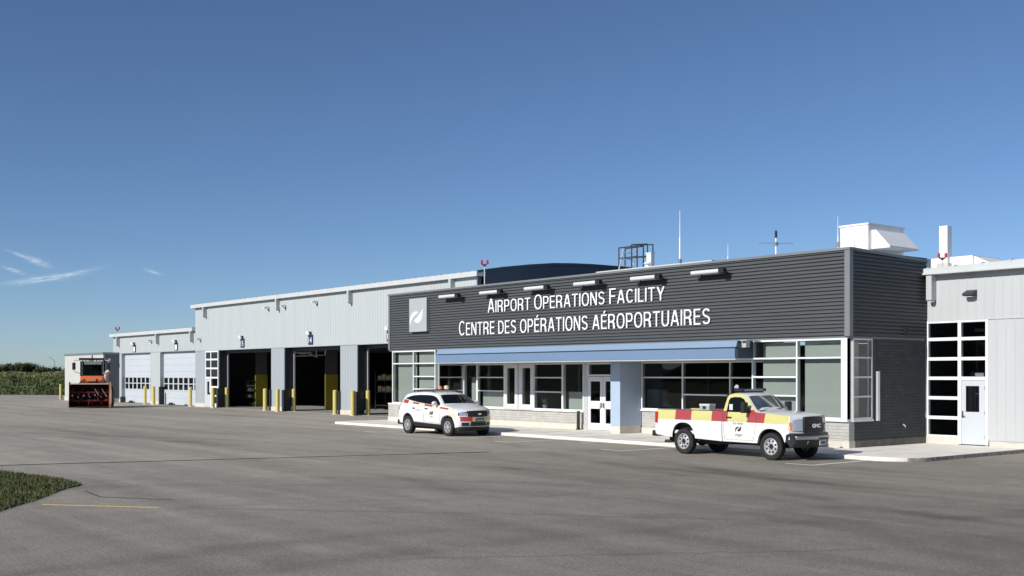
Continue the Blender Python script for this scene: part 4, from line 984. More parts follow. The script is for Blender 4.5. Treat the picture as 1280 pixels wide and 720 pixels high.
b = MB(); b.tube([(-37.35,36.0,6.1),(-36.98,36.3,8.2)],.03,6); b.tube([(-37.1,36.7,6.1),(-36.75,36.9,8.2)],.03,6)
for i in range(7): b.tube([(-37.35+.37*(i+.5)/7,36.0+.3*(i+.5)/7,6.1+2.1*(i+.5)/7),(-37.1+.35*(i+.5)/7,36.7+.2*(i+.5)/7,6.1+2.1*(i+.5)/7)],.02,6)
b.build('ladder', alu, ld)
vp = thing('vent_box', 'small white vent box right of the roof ladder rails', 'vent', (-35.0, 36.0, 6.1))
b = MB(); b.box(-35.12,-34.84,35.9,36.12,6.1,7.82); b.build('duct', duct_white, vp, bevel=.01)
b = MB(); b.box(-35.15,-34.81,35.87,36.15,7.82,7.86); b.build('cap', duct_white, vp)
b = MB(); b.cyl((-32.6,33.4,6.86),(-32.6,33.4,7.02),.12,.12,10); b.cyl((-32.6,33.4,7.02),(-32.6,33.4,7.1),.2,.1,10)
tag(b.build('roof_drain_vent', duct_white), 'small round vent on the white raised roof edge', 'vent')

# ------------------------------------------------------------------ field bank, maize, lamp post, grass island
Lp, Ld, Ln = Vector((-140.1,39,0)), Vector((.76,.65,0)).normalized(), Vector((-.65,.76,0)).normalized()
def bank_h(s, t):
    q = min(max(t/9.0, 0), 1); h = 2.55*q*q*(3-2*q)
    return h + .10*math.sin(s*.9+t*.4) + .07*math.sin(s*2.3-t*1.1)*(1 if t > 0 else 0) - .02
b = MB(); ns, ntt = 70, 36; vs = []
for i in range(ns+1):
    for j in range(ntt+1):
        s_, t2 = -70+110*i/ns, -.5+40*(j/ntt)**1.3
        p = Lp+Ld*s_+Ln*t2; vs.append((p.x, p.y, bank_h(s_, t2) if t2 > 0 else -.05))
b.add(vs, [(i*(ntt+1)+j, (i+1)*(ntt+1)+j, (i+1)*(ntt+1)+j+1, i*(ntt+1)+j+1) for i in range(ns) for j in range(ntt)])
bank_m = mat('bank_grass', (.095,.115,.045), .95, 0, .1, var=.5, scale=.5, bump=.8, bscale=2)
struct(b.build('terrain_bank', bank_m, None, smooth=60))
veg = [mat('weed_a', (.115,.14,.058), .8, 0, .15), mat('weed_b', (.070,.092,.038), .8, 0, .15), mat('weed_c', (.17,.19,.08), .8, 0, .15), mat('weed_d', (.25,.23,.11), .8, 0, .1), mat('weed_e', (.022,.035,.014), .8, 0, .1), mat('maize_dry', (.16,.12,.065), .8, 0, .1)]
def blades(mb, p, h, w_, n, lean, r):
    for _ in range(n):
        a = r.uniform(0, 6.283); q = p + Vector((r.uniform(-w_,w_), r.uniform(-w_,w_), 0)); l = r.uniform(.5,1)*h
        d = Vector((math.cos(a), math.sin(a), 0)); u = Vector((-d.y, d.x, 0))*w_*.18
        tip = q + d*l*lean*r.uniform(.3,1) + Vector((0,0,l)); md = q + (tip-q)*.55 + Vector((0,0,l*.12))
        mb.add([q-u, q+u, md+u*.8, tip, md-u*.8], [(0,1,2,4),(4,2,3)])
r = random.Random(4); mb = MB()
for _ in range(5200):
    s_, t2 = r.uniform(-22,16), r.uniform(.05,13)
    p = Lp+Ld*s_+Ln*t2; p.z = bank_h(s_, t2)-.05
    top = t2 > 6.2
    cl_ = math.sin(s_*1.7+t2)+math.sin(s_*.6-t2*1.3)
    mb.mat(r.choice((2,3,3,2)) if top else (r.choice((1,1,4,4)) if cl_ > .8 else r.choice((0,0,1,2,0,0))))
    blades(mb, p, .28 if top else r.uniform(.25,.6), .28, 4, .5, r)
o = mb.build('bank_weeds', veg, None, fix=False); tag(o, 'rough green weeds and tall grass covering the bank beyond the asphalt', 'weeds'); o['kind'] = 'stuff'
mb = MB()
for _ in range(1500):
    s_, t2 = r.uniform(-30,-7.6), r.uniform(13.5,19)
    if math.sin(s_*2.1)+math.sin(s_*.9+1) < -1.1: continue
    p = Lp+Ld*s_+Ln*t2; p.z = bank_h(s_, t2)-.05; h = r.uniform(.75,1.4)*(1 if s_ < -9.5 else .7)
    mb.mat(r.choice((1,4,4,5))); mb.cyl(p, p+Vector((r.uniform(-.1,.1),r.uniform(-.1,.1),h)), .03, .015, 4, False)
    for k in range(4):
        z = h*(.35+.17*k); a = r.uniform(0,6.283); d = Vector((math.cos(a),math.sin(a),0)); u = Vector((-d.y,d.x,0))*.05
        q = p+Vector((0,0,z)); mb.mat(r.choice((1,4,0,4))); mb.add([q-u,q+u,q+d*.35+u+Vector((0,0,.22)),q+d*.62+Vector((0,0,.05)),q+d*.35-u+Vector((0,0,.22))],[(0,1,2,4),(4,2,3)])
    mb.mat(5); q = p+Vector((0,0,h))
    for k in range(3):
        d = Vector((r.uniform(-.15,.15),r.uniform(-.15,.15),.30)); mb.add([q+Vector((.02,0,0)),q-Vector((.02,0,0)),q+d],[(0,1,2)])
for _ in range(700):
    s_, t2 = r.uniform(-8,14), r.uniform(13.5,19)
    p = Lp+Ld*s_+Ln*t2; p.z = bank_h(s_, t2)-.05; mb.mat(r.choice((1,4,4,0))); blades(mb, p, r.uniform(.12,.38), .30, 5, .5, r)
o = mb.build('maize_field', veg, None, fix=False); tag(o, 'dark row of dry tasselled maize standing on top of the green bank', 'maize'); o['kind'] = 'stuff'
lp = thing('street_lamp', 'distant thin street lamp with a bent arm beyond the maize', 'street lamp', (-434.9,129.4,0))
b = MB(); b.cyl((-434.9,129.4,0),(-434.9,129.4,7.4),.13,.10,8); b.build('pole', steel, lp)
b = MB(); b.tube([(-434.9,129.4,7.35),(-435.6,128.5,8.4),(-436.1,127.9,8.9)],.09,6); b.build('arm', steel, lp)
b = MB(); b.obox((-436.3,127.6,8.98),(-.35,-.43,.05),(.1,-.08,0),(0,0,.06)); b.build('lamp_head', steel, lp)

# grass island in the near asphalt: soil wedge, soil edge and blades
isl = [(-25.05,7.95),(-24.75,7.62),(-24.0,7.15),(-23.0,6.55),(-22.0,5.85),(-21.1,5.2),(-18.8,3.2),(-24,-6),(-46,-6),(-38,7.0),(-30.1,7.6),(-28.0,7.98),(-26.3,8.15),(-25.4,8.12)]
b = MB(); b.prism_z(isl, .0, .018); struct(b.build('soil_island', mat('soil', (.030,.026,.018), .95, var=.4, scale=8, bump=.8, bscale=12), None))
from mathutils.geometry import tessellate_polygon
def inside(x, y):
    c = False; n = len(isl)
    for i in range(n):
        (x1,y1),(x2,y2) = isl[i], isl[(i+1)%n]
        if (y1 > y) != (y2 > y) and x < (x2-x1)*(y-y1)/(y2-y1)+x1: c = not c
    return c
lawn = [mat('lawn_a', (.088,.108,.040), .75, 0, .2), mat('lawn_b', (.052,.066,.024), .75, 0, .2), mat('lawn_c', (.20,.215,.10), .75, 0, .2), mat('lawn_d', (.19,.17,.075), .8, 0, .1)]
V, F, MI = [], [], []
r = random.Random(9); cnt = 0
while cnt < 60000:
    x, y = r.uniform(-33,-20.4), r.uniform(2.5,8.2)
    if not inside(x, y): continue
    x += r.gauss(0,.06); y += r.gauss(0,.06)
    cl_ = math.sin(x*5.1+y*2.2)+math.sin(y*7.3-x*1.9)+math.sin(x*1.3+y*3.1)
    h = r.uniform(.03,.085)*(1.25 if cl_ > .8 else 1); a = r.uniform(0,6.283); wd = r.uniform(.006,.012)
    dx, dy = math.cos(a), math.sin(a); ln = r.uniform(.2,.9)*h; o_ = len(V)
    V += [(x-dy*wd,y+dx*wd,.01),(x+dy*wd,y-dx*wd,.01),(x+dx*ln,y+dy*ln,.01+h)]; F.append((o_,o_+1,o_+2)); cnt += 1
    MI.append(r.choice((0,0,1,2)) if cl_ < .9 else r.choice((1,1,0,3)))
mb = MB(); mb.v = V; mb.f = F; mb.mi = MI
o = mb.build('lawn_grass', lawn, None, fix=False); tag(o, 'short green grass on the pointed island at the lower left', 'grass'); o['kind'] = 'stuff'

rh = random.Random(21); b = MB(); N_ = 60; vs = []
for i in range(N_+1):
    x = -520+1000*i/N_
    h = 9+5*math.sin(i*.37)+3*math.sin(i*1.1+1)+2*math.sin(i*2.7)
    for (dy, q) in ((0,0),(-12,.8),(-40,1.0),(-120,.3),(-200,0)): vs.append((x, -190+25*math.sin(i*.21)+dy, h*q-.1))
b.add(vs, [(i*5+j, (i+1)*5+j, (i+1)*5+j+1, i*5+j+1) for i in range(N_) for j in range(4)])
struct(b.build('hills', mat('hill_green', (.050,.062,.034), .95, var=.5, scale=.08), None, smooth=60))

# ------------------------------------------------------------------ vehicles
def interp(tab, q):
    if q <= tab[0][0]: return tab[0][1]
    for (a, va), (b, vb) in zip(tab, tab[1:]):
        if q <= b: return va + (vb-va)*(q-a)/(b-a)
    return tab[-1][1]
def arch(cx, cz, rx, rz, zb, n=14, e=2.0):
    """wheel arch points from +x side over the top to -x side, ending on height zb"""
    out = []
    s0 = max(-1, min(1, (zb-cz)/rz)); a0 = math.asin(s0) if s0 <= 0 else 0
    for i in range(n+1):
        a = a0 + (math.pi-2*a0)*i/n; c, s_ = math.cos(a), math.sin(a)
        out.append((cx + rx*math.copysign(abs(c)**(2/e), c), cz + rz*math.copysign(abs(s_)**(2/e), s_)))
    out[0] = (out[0][0], zb); out[-1] = (out[-1][0], zb)
    return out
def mapped(name, poly, M, mats, parent, v0=-1, v1=1, vs=(), xs=(), zs=(), off=0.0, smooth=38, bevel=0, cap=True, matfn=None, seg=2):
    """prism of a side outline between two lateral parameters, cut into a grid and shaped by the body function M(x, v, z)"""
    bm = bmesh.new(); n = len(poly)
    a = [bm.verts.new((x, v0, z)) for x, z in poly]; b = [bm.verts.new((x, v1, z)) for x, z in poly]
    bm.faces.new(a); bm.faces.new(b[::-1])
    for i in range(n): bm.faces.new((a[i], b[i], b[(i+1)%n], a[(i+1)%n]))
    for axis, cuts in ((1, vs), (0, xs), (2, zs)):
        for q in cuts:
            no = [0,0,0]; no[axis] = 1; pc = [0,0,0]; pc[axis] = q
            bmesh.ops.bisect_plane(bm, geom=bm.verts[:]+bm.edges[:]+bm.faces[:], plane_co=pc, plane_no=no, dist=1e-5)
    bmesh.ops.recalc_face_normals(bm, faces=bm.faces)
    for v in bm.verts:
        p = Vector(M(*v.co)); v.co = p
    bm.normal_update()
    if off:
        ds = [(v, v.normal.copy()) for v in bm.verts]
        for v, nn in ds: v.co += nn*off
    if matfn:
        for f in bm.faces: f.material_index = matfn(f.calc_center_median(), f.normal)
    bmesh.ops.triangulate(bm, faces=[f for f in bm.faces if len(f.verts) > 4])
    me = bpy.data.meshes.new(name); bm.to_mesh(me); bm.free()
    for m in (mats if isinstance(mats, (list, tuple)) else [mats]): me.materials.append(m)
    if smooth:
        me.polygons.foreach_set('use_smooth', [True]*len(me.polygons)); me.set_sharp_from_angle(angle=R(smooth))
    o = bpy.data.objects.new(name, me); COL.objects.link(o); o.parent = parent
    if bevel:
        bv = o.modifiers.new('bevel', 'BEVEL'); bv.width = bevel; bv.segments = seg; bv.limit_method = 'ANGLE'; bv.angle_limit = R(38)
    return o
def side_patch(name, poly, M, m, parent, side=-1, off=.006, cuts=True, th=.012):
    """thin panel lying on the body side, following its curvature"""
    xs = [q for q in np.arange(-2, 5, .22)] if cuts else []
    zs = [q for q in np.arange(.3, 2.0, .1)] if cuts else []
    def MM(x, v, z):
        p = Vector(M(x, side, z)); d = off if v > 0 else off-th
        return (p.x, p.y + side*d, p.z)
    return mapped(name, poly, MM, m, parent, 0, 1, (), xs, zs)
def text_x(name, body, y0, y1, z0, z1, x, m, parent, depth=.008, bold=0.02):
    """raised letters facing +X"""
    me = text_mesh(body, 1.0, depth, None, bold); X = [v.co.x for v in me.vertices]; a, c = min(X), max(X); cap = text_cap()
    for v in me.vertices: v.co = (x - v.co.y, y0 + (v.co.x-a)/(c-a)*(y1-y0), z0 + v.co.z/cap*(z1-z0))
    me.materials.clear(); me.materials.append(m); o = bpy.data.objects.new(name, me); COL.objects.link(o); o.parent = parent
    return o
def text_side(name, body, x0, x1, z0, z1, y, m, parent, bold=.0):
    me = text_mesh(body, 1.0, .002, None, bold); X = [v.co.x for v in me.vertices]; a, c = min(X), max(X); cap = text_cap()
    for v in me.vertices: v.co = (x0 + (v.co.x-a)/(c-a)*(x1-x0), y + v.co.y, z0 + v.co.z/cap*(z1-z0))
    me.materials.clear(); me.materials.append(m); o = bpy.data.objects.new(name, me); COL.objects.link(o); o.parent = parent
    return o

def wheel(parent, x, y, r, wd, rim_r, style, src=[None]):
    """wheel facing -y: tyre mesh with rim as sub-part"""
    h = wd/2
    t_ = MB(); t_.lathe_y((0,0,0), [(-h*.55,rim_r-.005),(-h*.86,rim_r+.012),(-h*.98,rim_r+.05),(-h,rim_r+(r-rim_r)*.5),(-h*.93,r-.03),(-h*.78,r-.006),(-h*.5,r),(h*.5,r),(h*.78,r-.006),(h*.93,r-.03),(h,rim_r+.06),(h*.9,rim_r),(h*.6,rim_r-.01)], 40)
    for i in range(40):   # tread grooves as blocks
        a = 2*math.pi*(i+.5)/40; c, s_ = math.cos(a), math.sin(a)
        t_.obox((c*(r+.001),0,s_*(r+.001)),(-s_*r*.05,0,c*r*.05),(0,h*.7,0),(c*.005,0,s_*.005))
    w_ = t_.build('wheel', rubber, parent, local=True, smooth=40); w_.location = (x, y, r)
    b = MB(); R_ = rim_r
    b.mat(0).lathe_y((0,0,0), [(-h*.5,R_),(-h*.84,R_-.004),(-h*.86,R_-.02),(-h*.62,R_-.035),(-h*.50,R_*.80)] + ([(-h*.60,R_*.62),(-h*.74,R_*.42),(-h*.72,R_*.30),(-h*.50,R_*.27)] if style == 'steel' else []), 40)
    if style == 'steel':
        b.mat(1)
        for i in range(8):
            a = 2*math.pi*(i+.5)/8; q = R_*.66; c = Vector((q*math.cos(a), -h*.60, q*math.sin(a)))
            b.cyl(c+Vector((0,-.010,0)), c+Vector((0,.02,0)), R_*.125, R_*.125, 12)
        b.cyl((0,-h*.56,0),(0,-h*.3,0), R_*.27, R_*.27, 20); b.cyl((0,-h*.80,0),(0,-h*.5,0), R_*.16, R_*.19, 16)
        for i in range(6):
            a = 2*math.pi*i/6; b.cyl((R_*.34*math.cos(a),-h*.80,R_*.34*math.sin(a)),(R_*.34*math.cos(a),-h*.7,R_*.34*math.sin(a)), .016, .016, 6)
    else:
        b.mat(1).cyl((0,-h*.30,0),(0,-h*.2,0), R_*.9, R_*.9, 32); b.mat(0)
        for i in range(6):
            a = 2*math.pi*i/6; u = Vector((math.cos(a),0,math.sin(a))); n_ = Vector((-math.sin(a),0,math.cos(a)))
            for k in (-1,1):
                p0 = u*R_*.16 + n_*R_*.08*k; p1 = u*R_*.88 + n_*R_*.15*k; md = (p0+p1)/2; d = (p1-p0)/2
                b.obox(md+Vector((0,-h*.62,0)), d, n_*R_*.055, Vector((0,h*.14,0)))
        b.cyl((0,-h*.80,0),(0,-h*.5,0), R_*.26, R_*.30, 20)
    b.build('rim', [rim_silver, black], w_, local=True, smooth=35)
    return w_
def wheels4(parent, xs, ytrack, r, wd, rr, style):
    w0 = wheel(parent, xs[0], -ytrack, r, wd, rr, style)
    for x, y in ((xs[1],-ytrack),(xs[0],ytrack),(xs[1],ytrack)):
        c = w0.copy(); COL.objects.link(c); c.parent = parent; c.location = (x, y, r)
        if y > 0: c.rotation_euler = (0,0,math.pi)
        for ch_ in w0.children: d = ch_.copy(); COL.objects.link(d); d.parent = c

WH, YE, RD = (.79,.795,.785), (.62,.58,.22), (.40,.055,.055)
# ---- pickup -----------------------------------------------------------
tk = thing('pickup_truck', 'white pickup truck with yellow and red reflective blocks parked by the right bay window', 'pickup truck', (-23.62, 26.62, 0)); tk.scale = (1, .90, 1)
tw = [(.44,.935),(.62,.962),(.85,.975),(1.15,.965),(1.33,.938),(1.385,.905),(1.90,.715)]
def MT(x, v, z):
    w_ = interp(tw, z); av = abs(v)
    if x > 3.5: w_ *= 1 - .085*((x-3.5)/.75)**2
    y = v*w_; zz = z; xx = x
    if z > 1.68: zz -= .045*av**6*min(1, (z-1.68)/.2)
    if x > 2.74 and z > 1.12: zz += .050*(1-av**2) - .02*(av**8)
    if 2.15 < x < 2.95 and z > 1.36: xx += .09*(1-v*v)
    if x > 3.95: xx += .02 - .23*v*v*min(1, (x-3.95)/.25)
    if x < 1.7 and z > 1.4: xx -= .03*(1-v*v)
    return (xx, y, zz)
bands_cab = [(2.4-.6, 4.4, 1.04, 1.40, YE), (1.0, 1.78, 1.05, 1.40, RD), (1.78, 3.0, 1.05, 1.40, YE), (2.47-.55, 3.10-.17, 1.05, 1.40, RD, .55 if False else 0.0)]
cab_paint = livery('truck_cab_paint', WH, [(1.5,2.72,1.36,1.90,YE), (1.5,1.77,1.05,1.37,RD), (1.77,2.7,1.05,1.365,YE), (3.0,3.95,1.04,1.40,YE), (2.34,2.96,1.05,1.42,RD,.14)])
bed_paint = livery('truck_bed_paint', WH, [(-1.3,1.15,1.05,1.352,YE), (-.33,.33,1.05,1.352,RD), (1.14,1.6,1.05,1.352,RD)])
cabp = [(1.56,.46),(1.56,1.33),(1.565,1.385),(1.61,1.82),(1.65,1.88),(1.74,1.905),(1.95,1.915),(2.13,1.90),(2.27,1.855),(2.74,1.385),(2.86,1.365),(3.4,1.335),(3.95,1.29),(4.10,1.25),(4.17,1.19),(4.19,.80),(4.19,.62),(3.86,.60)] + arch(3.34,.40,.475,.50,.52,14,2.3) + [(2.84,.46)]
mapped('cab', cabp, MT, [cab_paint, black], tk, -1, 1, (-.97,-.9,-.75,-.5,-.25,0,.25,.5,.75,.9,.97), (1.7,2.0,2.3,2.6,2.9,3.2,3.5,3.75,4.0), (.62,.85,1.0,1.15,1.33,1.385,1.6,1.75), bevel=.012,
       matfn=lambda c, n: 1 if (2.85 < c.x < 3.84 and c.z < .93 and abs(c.y) < .86) else 0)
side = lambda v: v
bedp = [(1.535,.46),(1.535,1.35),(-1.14,1.35),(-1.17,1.30),(-1.175,.62),(-1.12,.56),(-.52,.50)]
bedp = [(1.535,.46),(1.535,1.35),(-1.14,1.35),(-1.17,1.30),(-1.175,.62),(-1.12,.56)] + arch(0,.40,.47,.57,.50,14,2.5)[::-1]
for s_ in (-1, 1):
    def MS(x, v, z, s_=s_):
        w_ = interp(tw, z) if z < 1.3 else interp(tw, 1.3)
        if z > 1.3: w_ -= .012
        return (x, s_*(w_ - (.09 if v > 0 else 0)), z)
    mapped('bed_side', bedp, MS, [bed_paint, black], tk, 0, 1, (), (-.8,-.5,0,.5,.9,1.2), (.62,.85,1.0,1.15,1.28,1.32), bevel=.008, matfn=lambda c, n: 1 if (abs(c.x) < .50 and c.z < 1.0 and abs(n.y) < .5) else 0)
b = MB(); b.box(-1.14,1.52,-.86,.86,.62,.72); b.box(1.46,1.52,-.86,.86,.72,1.34); b.box(-1.17,-1.10,-.86,.86,.64,1.33); b.build('bed_floor', bed_paint, tk, local=True, bevel=.01)
b = MB(); b.box(-1.12,1.50,-.90,-.86,1.335,1.368); b.box(-1.12,1.50,.86,.90,1.335,1.368); b.box(1.44,1.53,-.86,.86,1.335,1.368); b.build('rail_cap', black, tk, local=True)
# door, glass
def door(s_):
    dp = [(1.66,.53),(2.70,.53),(2.76,.72),(2.82,1.0),(2.84,1.34),(1.63,1.34),(1.63,.8)]
    gap = [(1.645,.524),(2.706,.524),(2.766,.718),(2.826,1.0),(2.846,1.343),(1.615,1.345),(1.615,.8)]
    side_patch('door_gap', gap, MT, black, tk, s_, .003)
    return side_patch('door', dp, MT, cab_paint, tk, s_, .007)
dn = door(-1); df = door(1)
hp = MB()
hp.box(1.72,1.92,-1.005,-.965,1.16,1.20); hp.build('handle', black, dn, local=True, bevel=.012)
b = MB(); emblem(b, 2.19, -.992, -.982, .86, .125, .085); b.build('emblem', black, dn, local=True)
text_side('unit_number', '32-002', 1.97, 2.36, 1.005-.02, 1.035, -.987, mat('text_grey', (.12,.12,.13), .5), dn)
text_side('lettering', 'YQM', 2.05, 2.30, .64, .70, -.985, MATS['text_grey'], dn)
sg = [(1.69,1.335),(1.695,1.69),(1.735,1.775),(1.88,1.812),(2.10,1.805),(2.235,1.745),(2.55,1.405),(2.60,1.335)]
side_patch('side_window', sg, MT, car_glass, tk, -1, .005); side_patch('side_window', sg, MT, car_glass, tk, 1, .005)
b = MB(); b.box(1.80,1.93,-.925,-.92,1.40,1.57); b.build('paper_notice', plate_mat, dn, local=True)
def on_screen(name, x0, z0, x1, z1, vmax, M, m, parent, off, n=8, vm=None):
    """glass following the slanted screen between two side-outline points"""
    b = MB(); P = []
    for j in range(5):
        for i in range(n+1):
            v = -vmax + 2*vmax*i/n; f = j/4
            p = Vector(M(x0+(x1-x0)*f, v, z0+(z1-z0)*f)); P.append(p)
    nrm = Vector((z0-z1, 0, x1-x0)).normalized()
    if nrm.z < 0: nrm = -nrm
    P = [p + nrm*off for p in P]
    b.add(P, [(j*(n+1)+i, j*(n+1)+i+1, (j+1)*(n+1)+i+1, (j+1)*(n+1)+i) for j in range(4) for i in range(n)])
    return b.build(name, m, parent, local=True, smooth=60)
ws = on_screen('windscreen', 2.31, 1.82, 2.715, 1.415, .89, MT, screen_glass, tk, .008)
b = MB(); b.tube([(2.80,-.55,1.42),(2.745,-.05,1.49)],.009,6); b.tube([(2.85,.05,1.43),(2.75,.5,1.475)],.009,6); b.build('wiper', black, ws, local=True)
b = MB(); b.box(2.76,2.90,-.78,.78,1.372,1.408); b.build('cowl', black, tk, local=True, bevel=.01)
b = MB(); b.box(1.545,1.57,-.66,.66,1.44,1.76); b.build('rear_window', car_glass, tk, local=True)
for s_ in (-1, 1):
    m_ = MB(); m_.box(2.46,2.58,s_*1.02,s_*1.25,1.33,1.64); m_.tube([(2.60,s_*.93,1.37),(2.54,s_*1.06,1.40)],.035,6); m_.build('side_mirror', black, tk, local=True, bevel=.03)
# front end
mapped('grille', [(4.14,.80),(4.235,.80),(4.225,1.195),(4.14,1.215)], MT, black, tk, -.54, .54, (-.4,-.2,0,.2,.4), (), (), bevel=.012)
gr = MB()
for z in (.86,.93,1.06,1.12): gr.box(4.25,4.262,-.46,.46,z,z+.018)
gr.build('grille_bar', black_gloss, tk, local=True)
text_x('lettering', 'GMC', -.22, .22, .95, 1.045, 4.262, chrome, tk, .012, .05)
for s_ in (-1, 1):
    hl = mapped('headlight', [(4.0,.84),(4.215,.84),(4.20,1.16),(4.02,1.18)], MT, headlamp, tk, s_*.57, s_*.93, (s_*.66,s_*.76,s_*.85), (), (), bevel=.012)
    mapped('turn_lamp', [(3.93,.86),(4.205,.86),(4.19,1.10),(3.97,1.12)], MT, amber, hl, s_*.935, s_*1.008, (), (), (), bevel=.006)
mapped('bumper', [(4.02,.38),(4.28,.39),(4.34,.52),(4.34,.66),(4.30,.78),(4.02,.80),(3.86,.74),(3.84,.56)], MT, mat('bumper_grey', (.022,.023,.025), .4), tk, -1.02, 1.02, (-.9,-.7,-.5,0,.5,.7,.9), (), (), bevel=.025)
mapped('bumper_bar', [(4.30,.60),(4.362,.61),(4.362,.70),(4.30,.72)], MT, steel, tk, -.98, .98, (-.9,-.7,-.5,0,.5,.7,.9), (), (), bevel=.015)
b = MB(); b.box(4.375,4.395,-.02,.42,.625,.665); b.build('bumper_slot', black, tk, local=True)
b = MB(); b.box(4.36,4.375,.02,.36,.44,.60); b.build('licence_plate', plate_mat, tk, local=True); 
b = MB(); b.box(4.376,4.378,.08,.30,.485,.555); b.build('plate_text_band', MATS['text_grey'], tk, local=True)
b = MB(); b.tube([(4.37,-.62,.50),(4.40,-.62,.58)],.018,6); b.build('tow_hook', chrome, tk, local=True)
for s_ in (-1, 1):
    b = MB(); b.box(-1.185,-1.06,s_*.885,s_*.982,.88,1.28); tl_ = b.build('tail_light', red_lens, tk, local=True, bevel=.015)
    b = MB(); b.box(-1.187,-1.058,s_*.883,s_*.984,.86,.93); b.build('reverse_lamp', plate_mat, tl_, local=True, bevel=.01)
b = MB(); b.box(-1.36,-1.15,-.93,.93,.50,.68); b.build('rear_bumper', black, tk, local=True, bevel=.03)
b = MB(); b.box(-1.0,4.0,-.45,-.30,.36,.52); b.box(-1.0,4.0,.30,.45,.36,.52); b.cyl((0,-.75,.385),(0,.75,.385),.06); b.ball((0,0,.385),.17); b.cyl((3.34,-.75,.36),(3.34,.75,.36),.05); b.cyl((.55,.1,.42),(-.0,.1,.42),.16); b.cyl((2.2,0,.4),(.3,0,.4),.05); b.tube([(1.7,-.55,.40),(-.5,-.5,.36),(-1.05,-.62,.34)],.045,8); b.box(.3,1.4,-.70,-.45,.40,.62)
b.box(2.75,3.95,-.60,.60,.55,.95); b.box(-.6,.6,-.66,.66,.5,.98); b.box(-.52,.52,-.86,-.62,.90,1.02); b.box(-.52,.52,.62,.86,.90,1.02); b.build('chassis', black, tk, local=True)
wheels4(tk, (0, 3.34), .845, .388, .26, .245, 'steel')
lbar = MB(); lbar.box(1.78,2.03,-.60,.60,1.945,2.015); lbar = lbar.build('light_bar', mat('light_bar_lens', (.18,.21,.27), .15, coat=.8), tk, local=True, bevel=.025)
b = MB(); b.box(1.80,2.0,-.5,.5,1.91,1.955); b.box(1.76,2.05,-.62,-.5,1.945,2.035); b.box(1.76,2.05,.5,.62,1.945,2.035); b.build('light_bar_mount', black, lbar, local=True)
b = MB(); b.ball((1.78,-.50,2.06),.055,12,8); b.cyl((1.72,-.50,2.06),(1.80,-.54,2.09),.045,.06); b.build('spot_lamp', plate_mat, lbar, local=True, smooth=60)
b = MB(); b.cyl((1.36,-.35,1.36),(1.36,-.35,1.72),.022); b.ball((1.36,-.35,1.77),.085,12,8); b.build('rear_beacon', black, tk, local=True, smooth=50)
eq = thing('equipment_box', 'grey equipment box with dark latch standing in the bed of the pickup truck', 'box', (-23.42, 26.64, .72))
b = MB(); b.box(-23.62,-23.22,26.5,26.78,.72,1.50); b.build('case', sign_grey, eq, bevel=.015)
b = MB(); b.box(-23.63,-23.21,26.49,26.79,1.47,1.53); b.build('lid', plate_mat, eq, bevel=.01)
b = MB(); b.box(-23.48,-23.36,26.48,26.50,1.38,1.46); b.build('latch', black, eq)

# ---- estate car --------------------------------------------------------
sv = thing('patrol_car', 'white utility car with red and pale yellow stripe and roof beacons left of the entrance', 'car', (-39.06, 26.72, 0))
sw_ = [(.30,.86),(.45,.905),(.70,.930),(.95,.925),(1.10,.905),(1.20,.880),(1.28,.855),(1.76,.635)]
def MV(x, v, z):
    w_ = interp(sw_, z); av = abs(v)
    if x > 2.7: w_ *= 1 - .17*((x-2.7)/1.05)**2
    if x < .1: w_ *= 1 - .07*((.1-x)/.95)**2
    y = v*w_; zz, xx = z, x
    if z > 1.45: zz -= .055*av**5*min(1, (z-1.45)/.25)
    if x > 2.35 and z > .80: zz += .045*(1-av**2)*min(1,(x-2.35)/.3) - .025*av**8
    if 1.75 < x < 2.75 and z > 1.15: xx += .16*(1-v*v)
    if x > 2.9: xx += .03 - .30*v*v*min(1, ((x-2.9)/.8)**1.5)
    if x < .2 and z > .3: xx += .10*v*v*min(1, (.2-x)/.8)
    return (xx, y, zz)
PY = (.72,.66,.42)
car_paint = livery('patrol_car_paint', WH, [(-.75,3.25,1.255,1.345,PY,0,-.077), (-.42,-.03,1.235,1.385,RD,0,-.077), (.34,.80,1.275,1.345,RD,0,-.077), (1.22,1.80,1.27,1.345,RD,0,-.077), (2.33,2.90,1.265,1.335,RD,0,-.077), (3.0,3.30,.76,.90,PY)], None, .28)
carp = [(-.62,.42),(-.78,.46),(-.83,.62),(-.82,.85),(-.78,1.02),(-.70,1.22),(-.56,1.50),(-.50,1.62),(-.44,1.67),(.1,1.735),(.8,1.765),(1.35,1.755),(1.70,1.715),(1.86,1.67),(2.45,1.245),(2.56,1.215),(2.9,1.165),(3.25,1.10),(3.50,1.04),(3.63,.98),(3.70,.86),(3.73,.70),(3.73,.50),(3.68,.38),(3.32,.34)] + arch(2.86,.37,.43,.445,.40,14,2.1) + [(2.40,.40),(.46,.40)] + arch(0,.37,.43,.46,.42,14,2.1)
cb_ = mapped('body', carp, MV, [car_paint, black], sv, -1, 1, (-.97,-.9,-.75,-.5,-.25,0,.25,.5,.75,.9,.97), (-.5,-.2,.2,.5,.9,1.3,1.7,2.0,2.3,2.6,2.9,3.1,3.3,3.5), (.5,.7,.95,1.1,1.2,1.28,1.4,1.5,1.6), bevel=.02, seg=3,
       matfn=lambda c, n: 1 if ((2.44 < c.x < 3.27 or -.42 < c.x < .42) and c.z < .80 and abs(c.y) < .83) else 0)
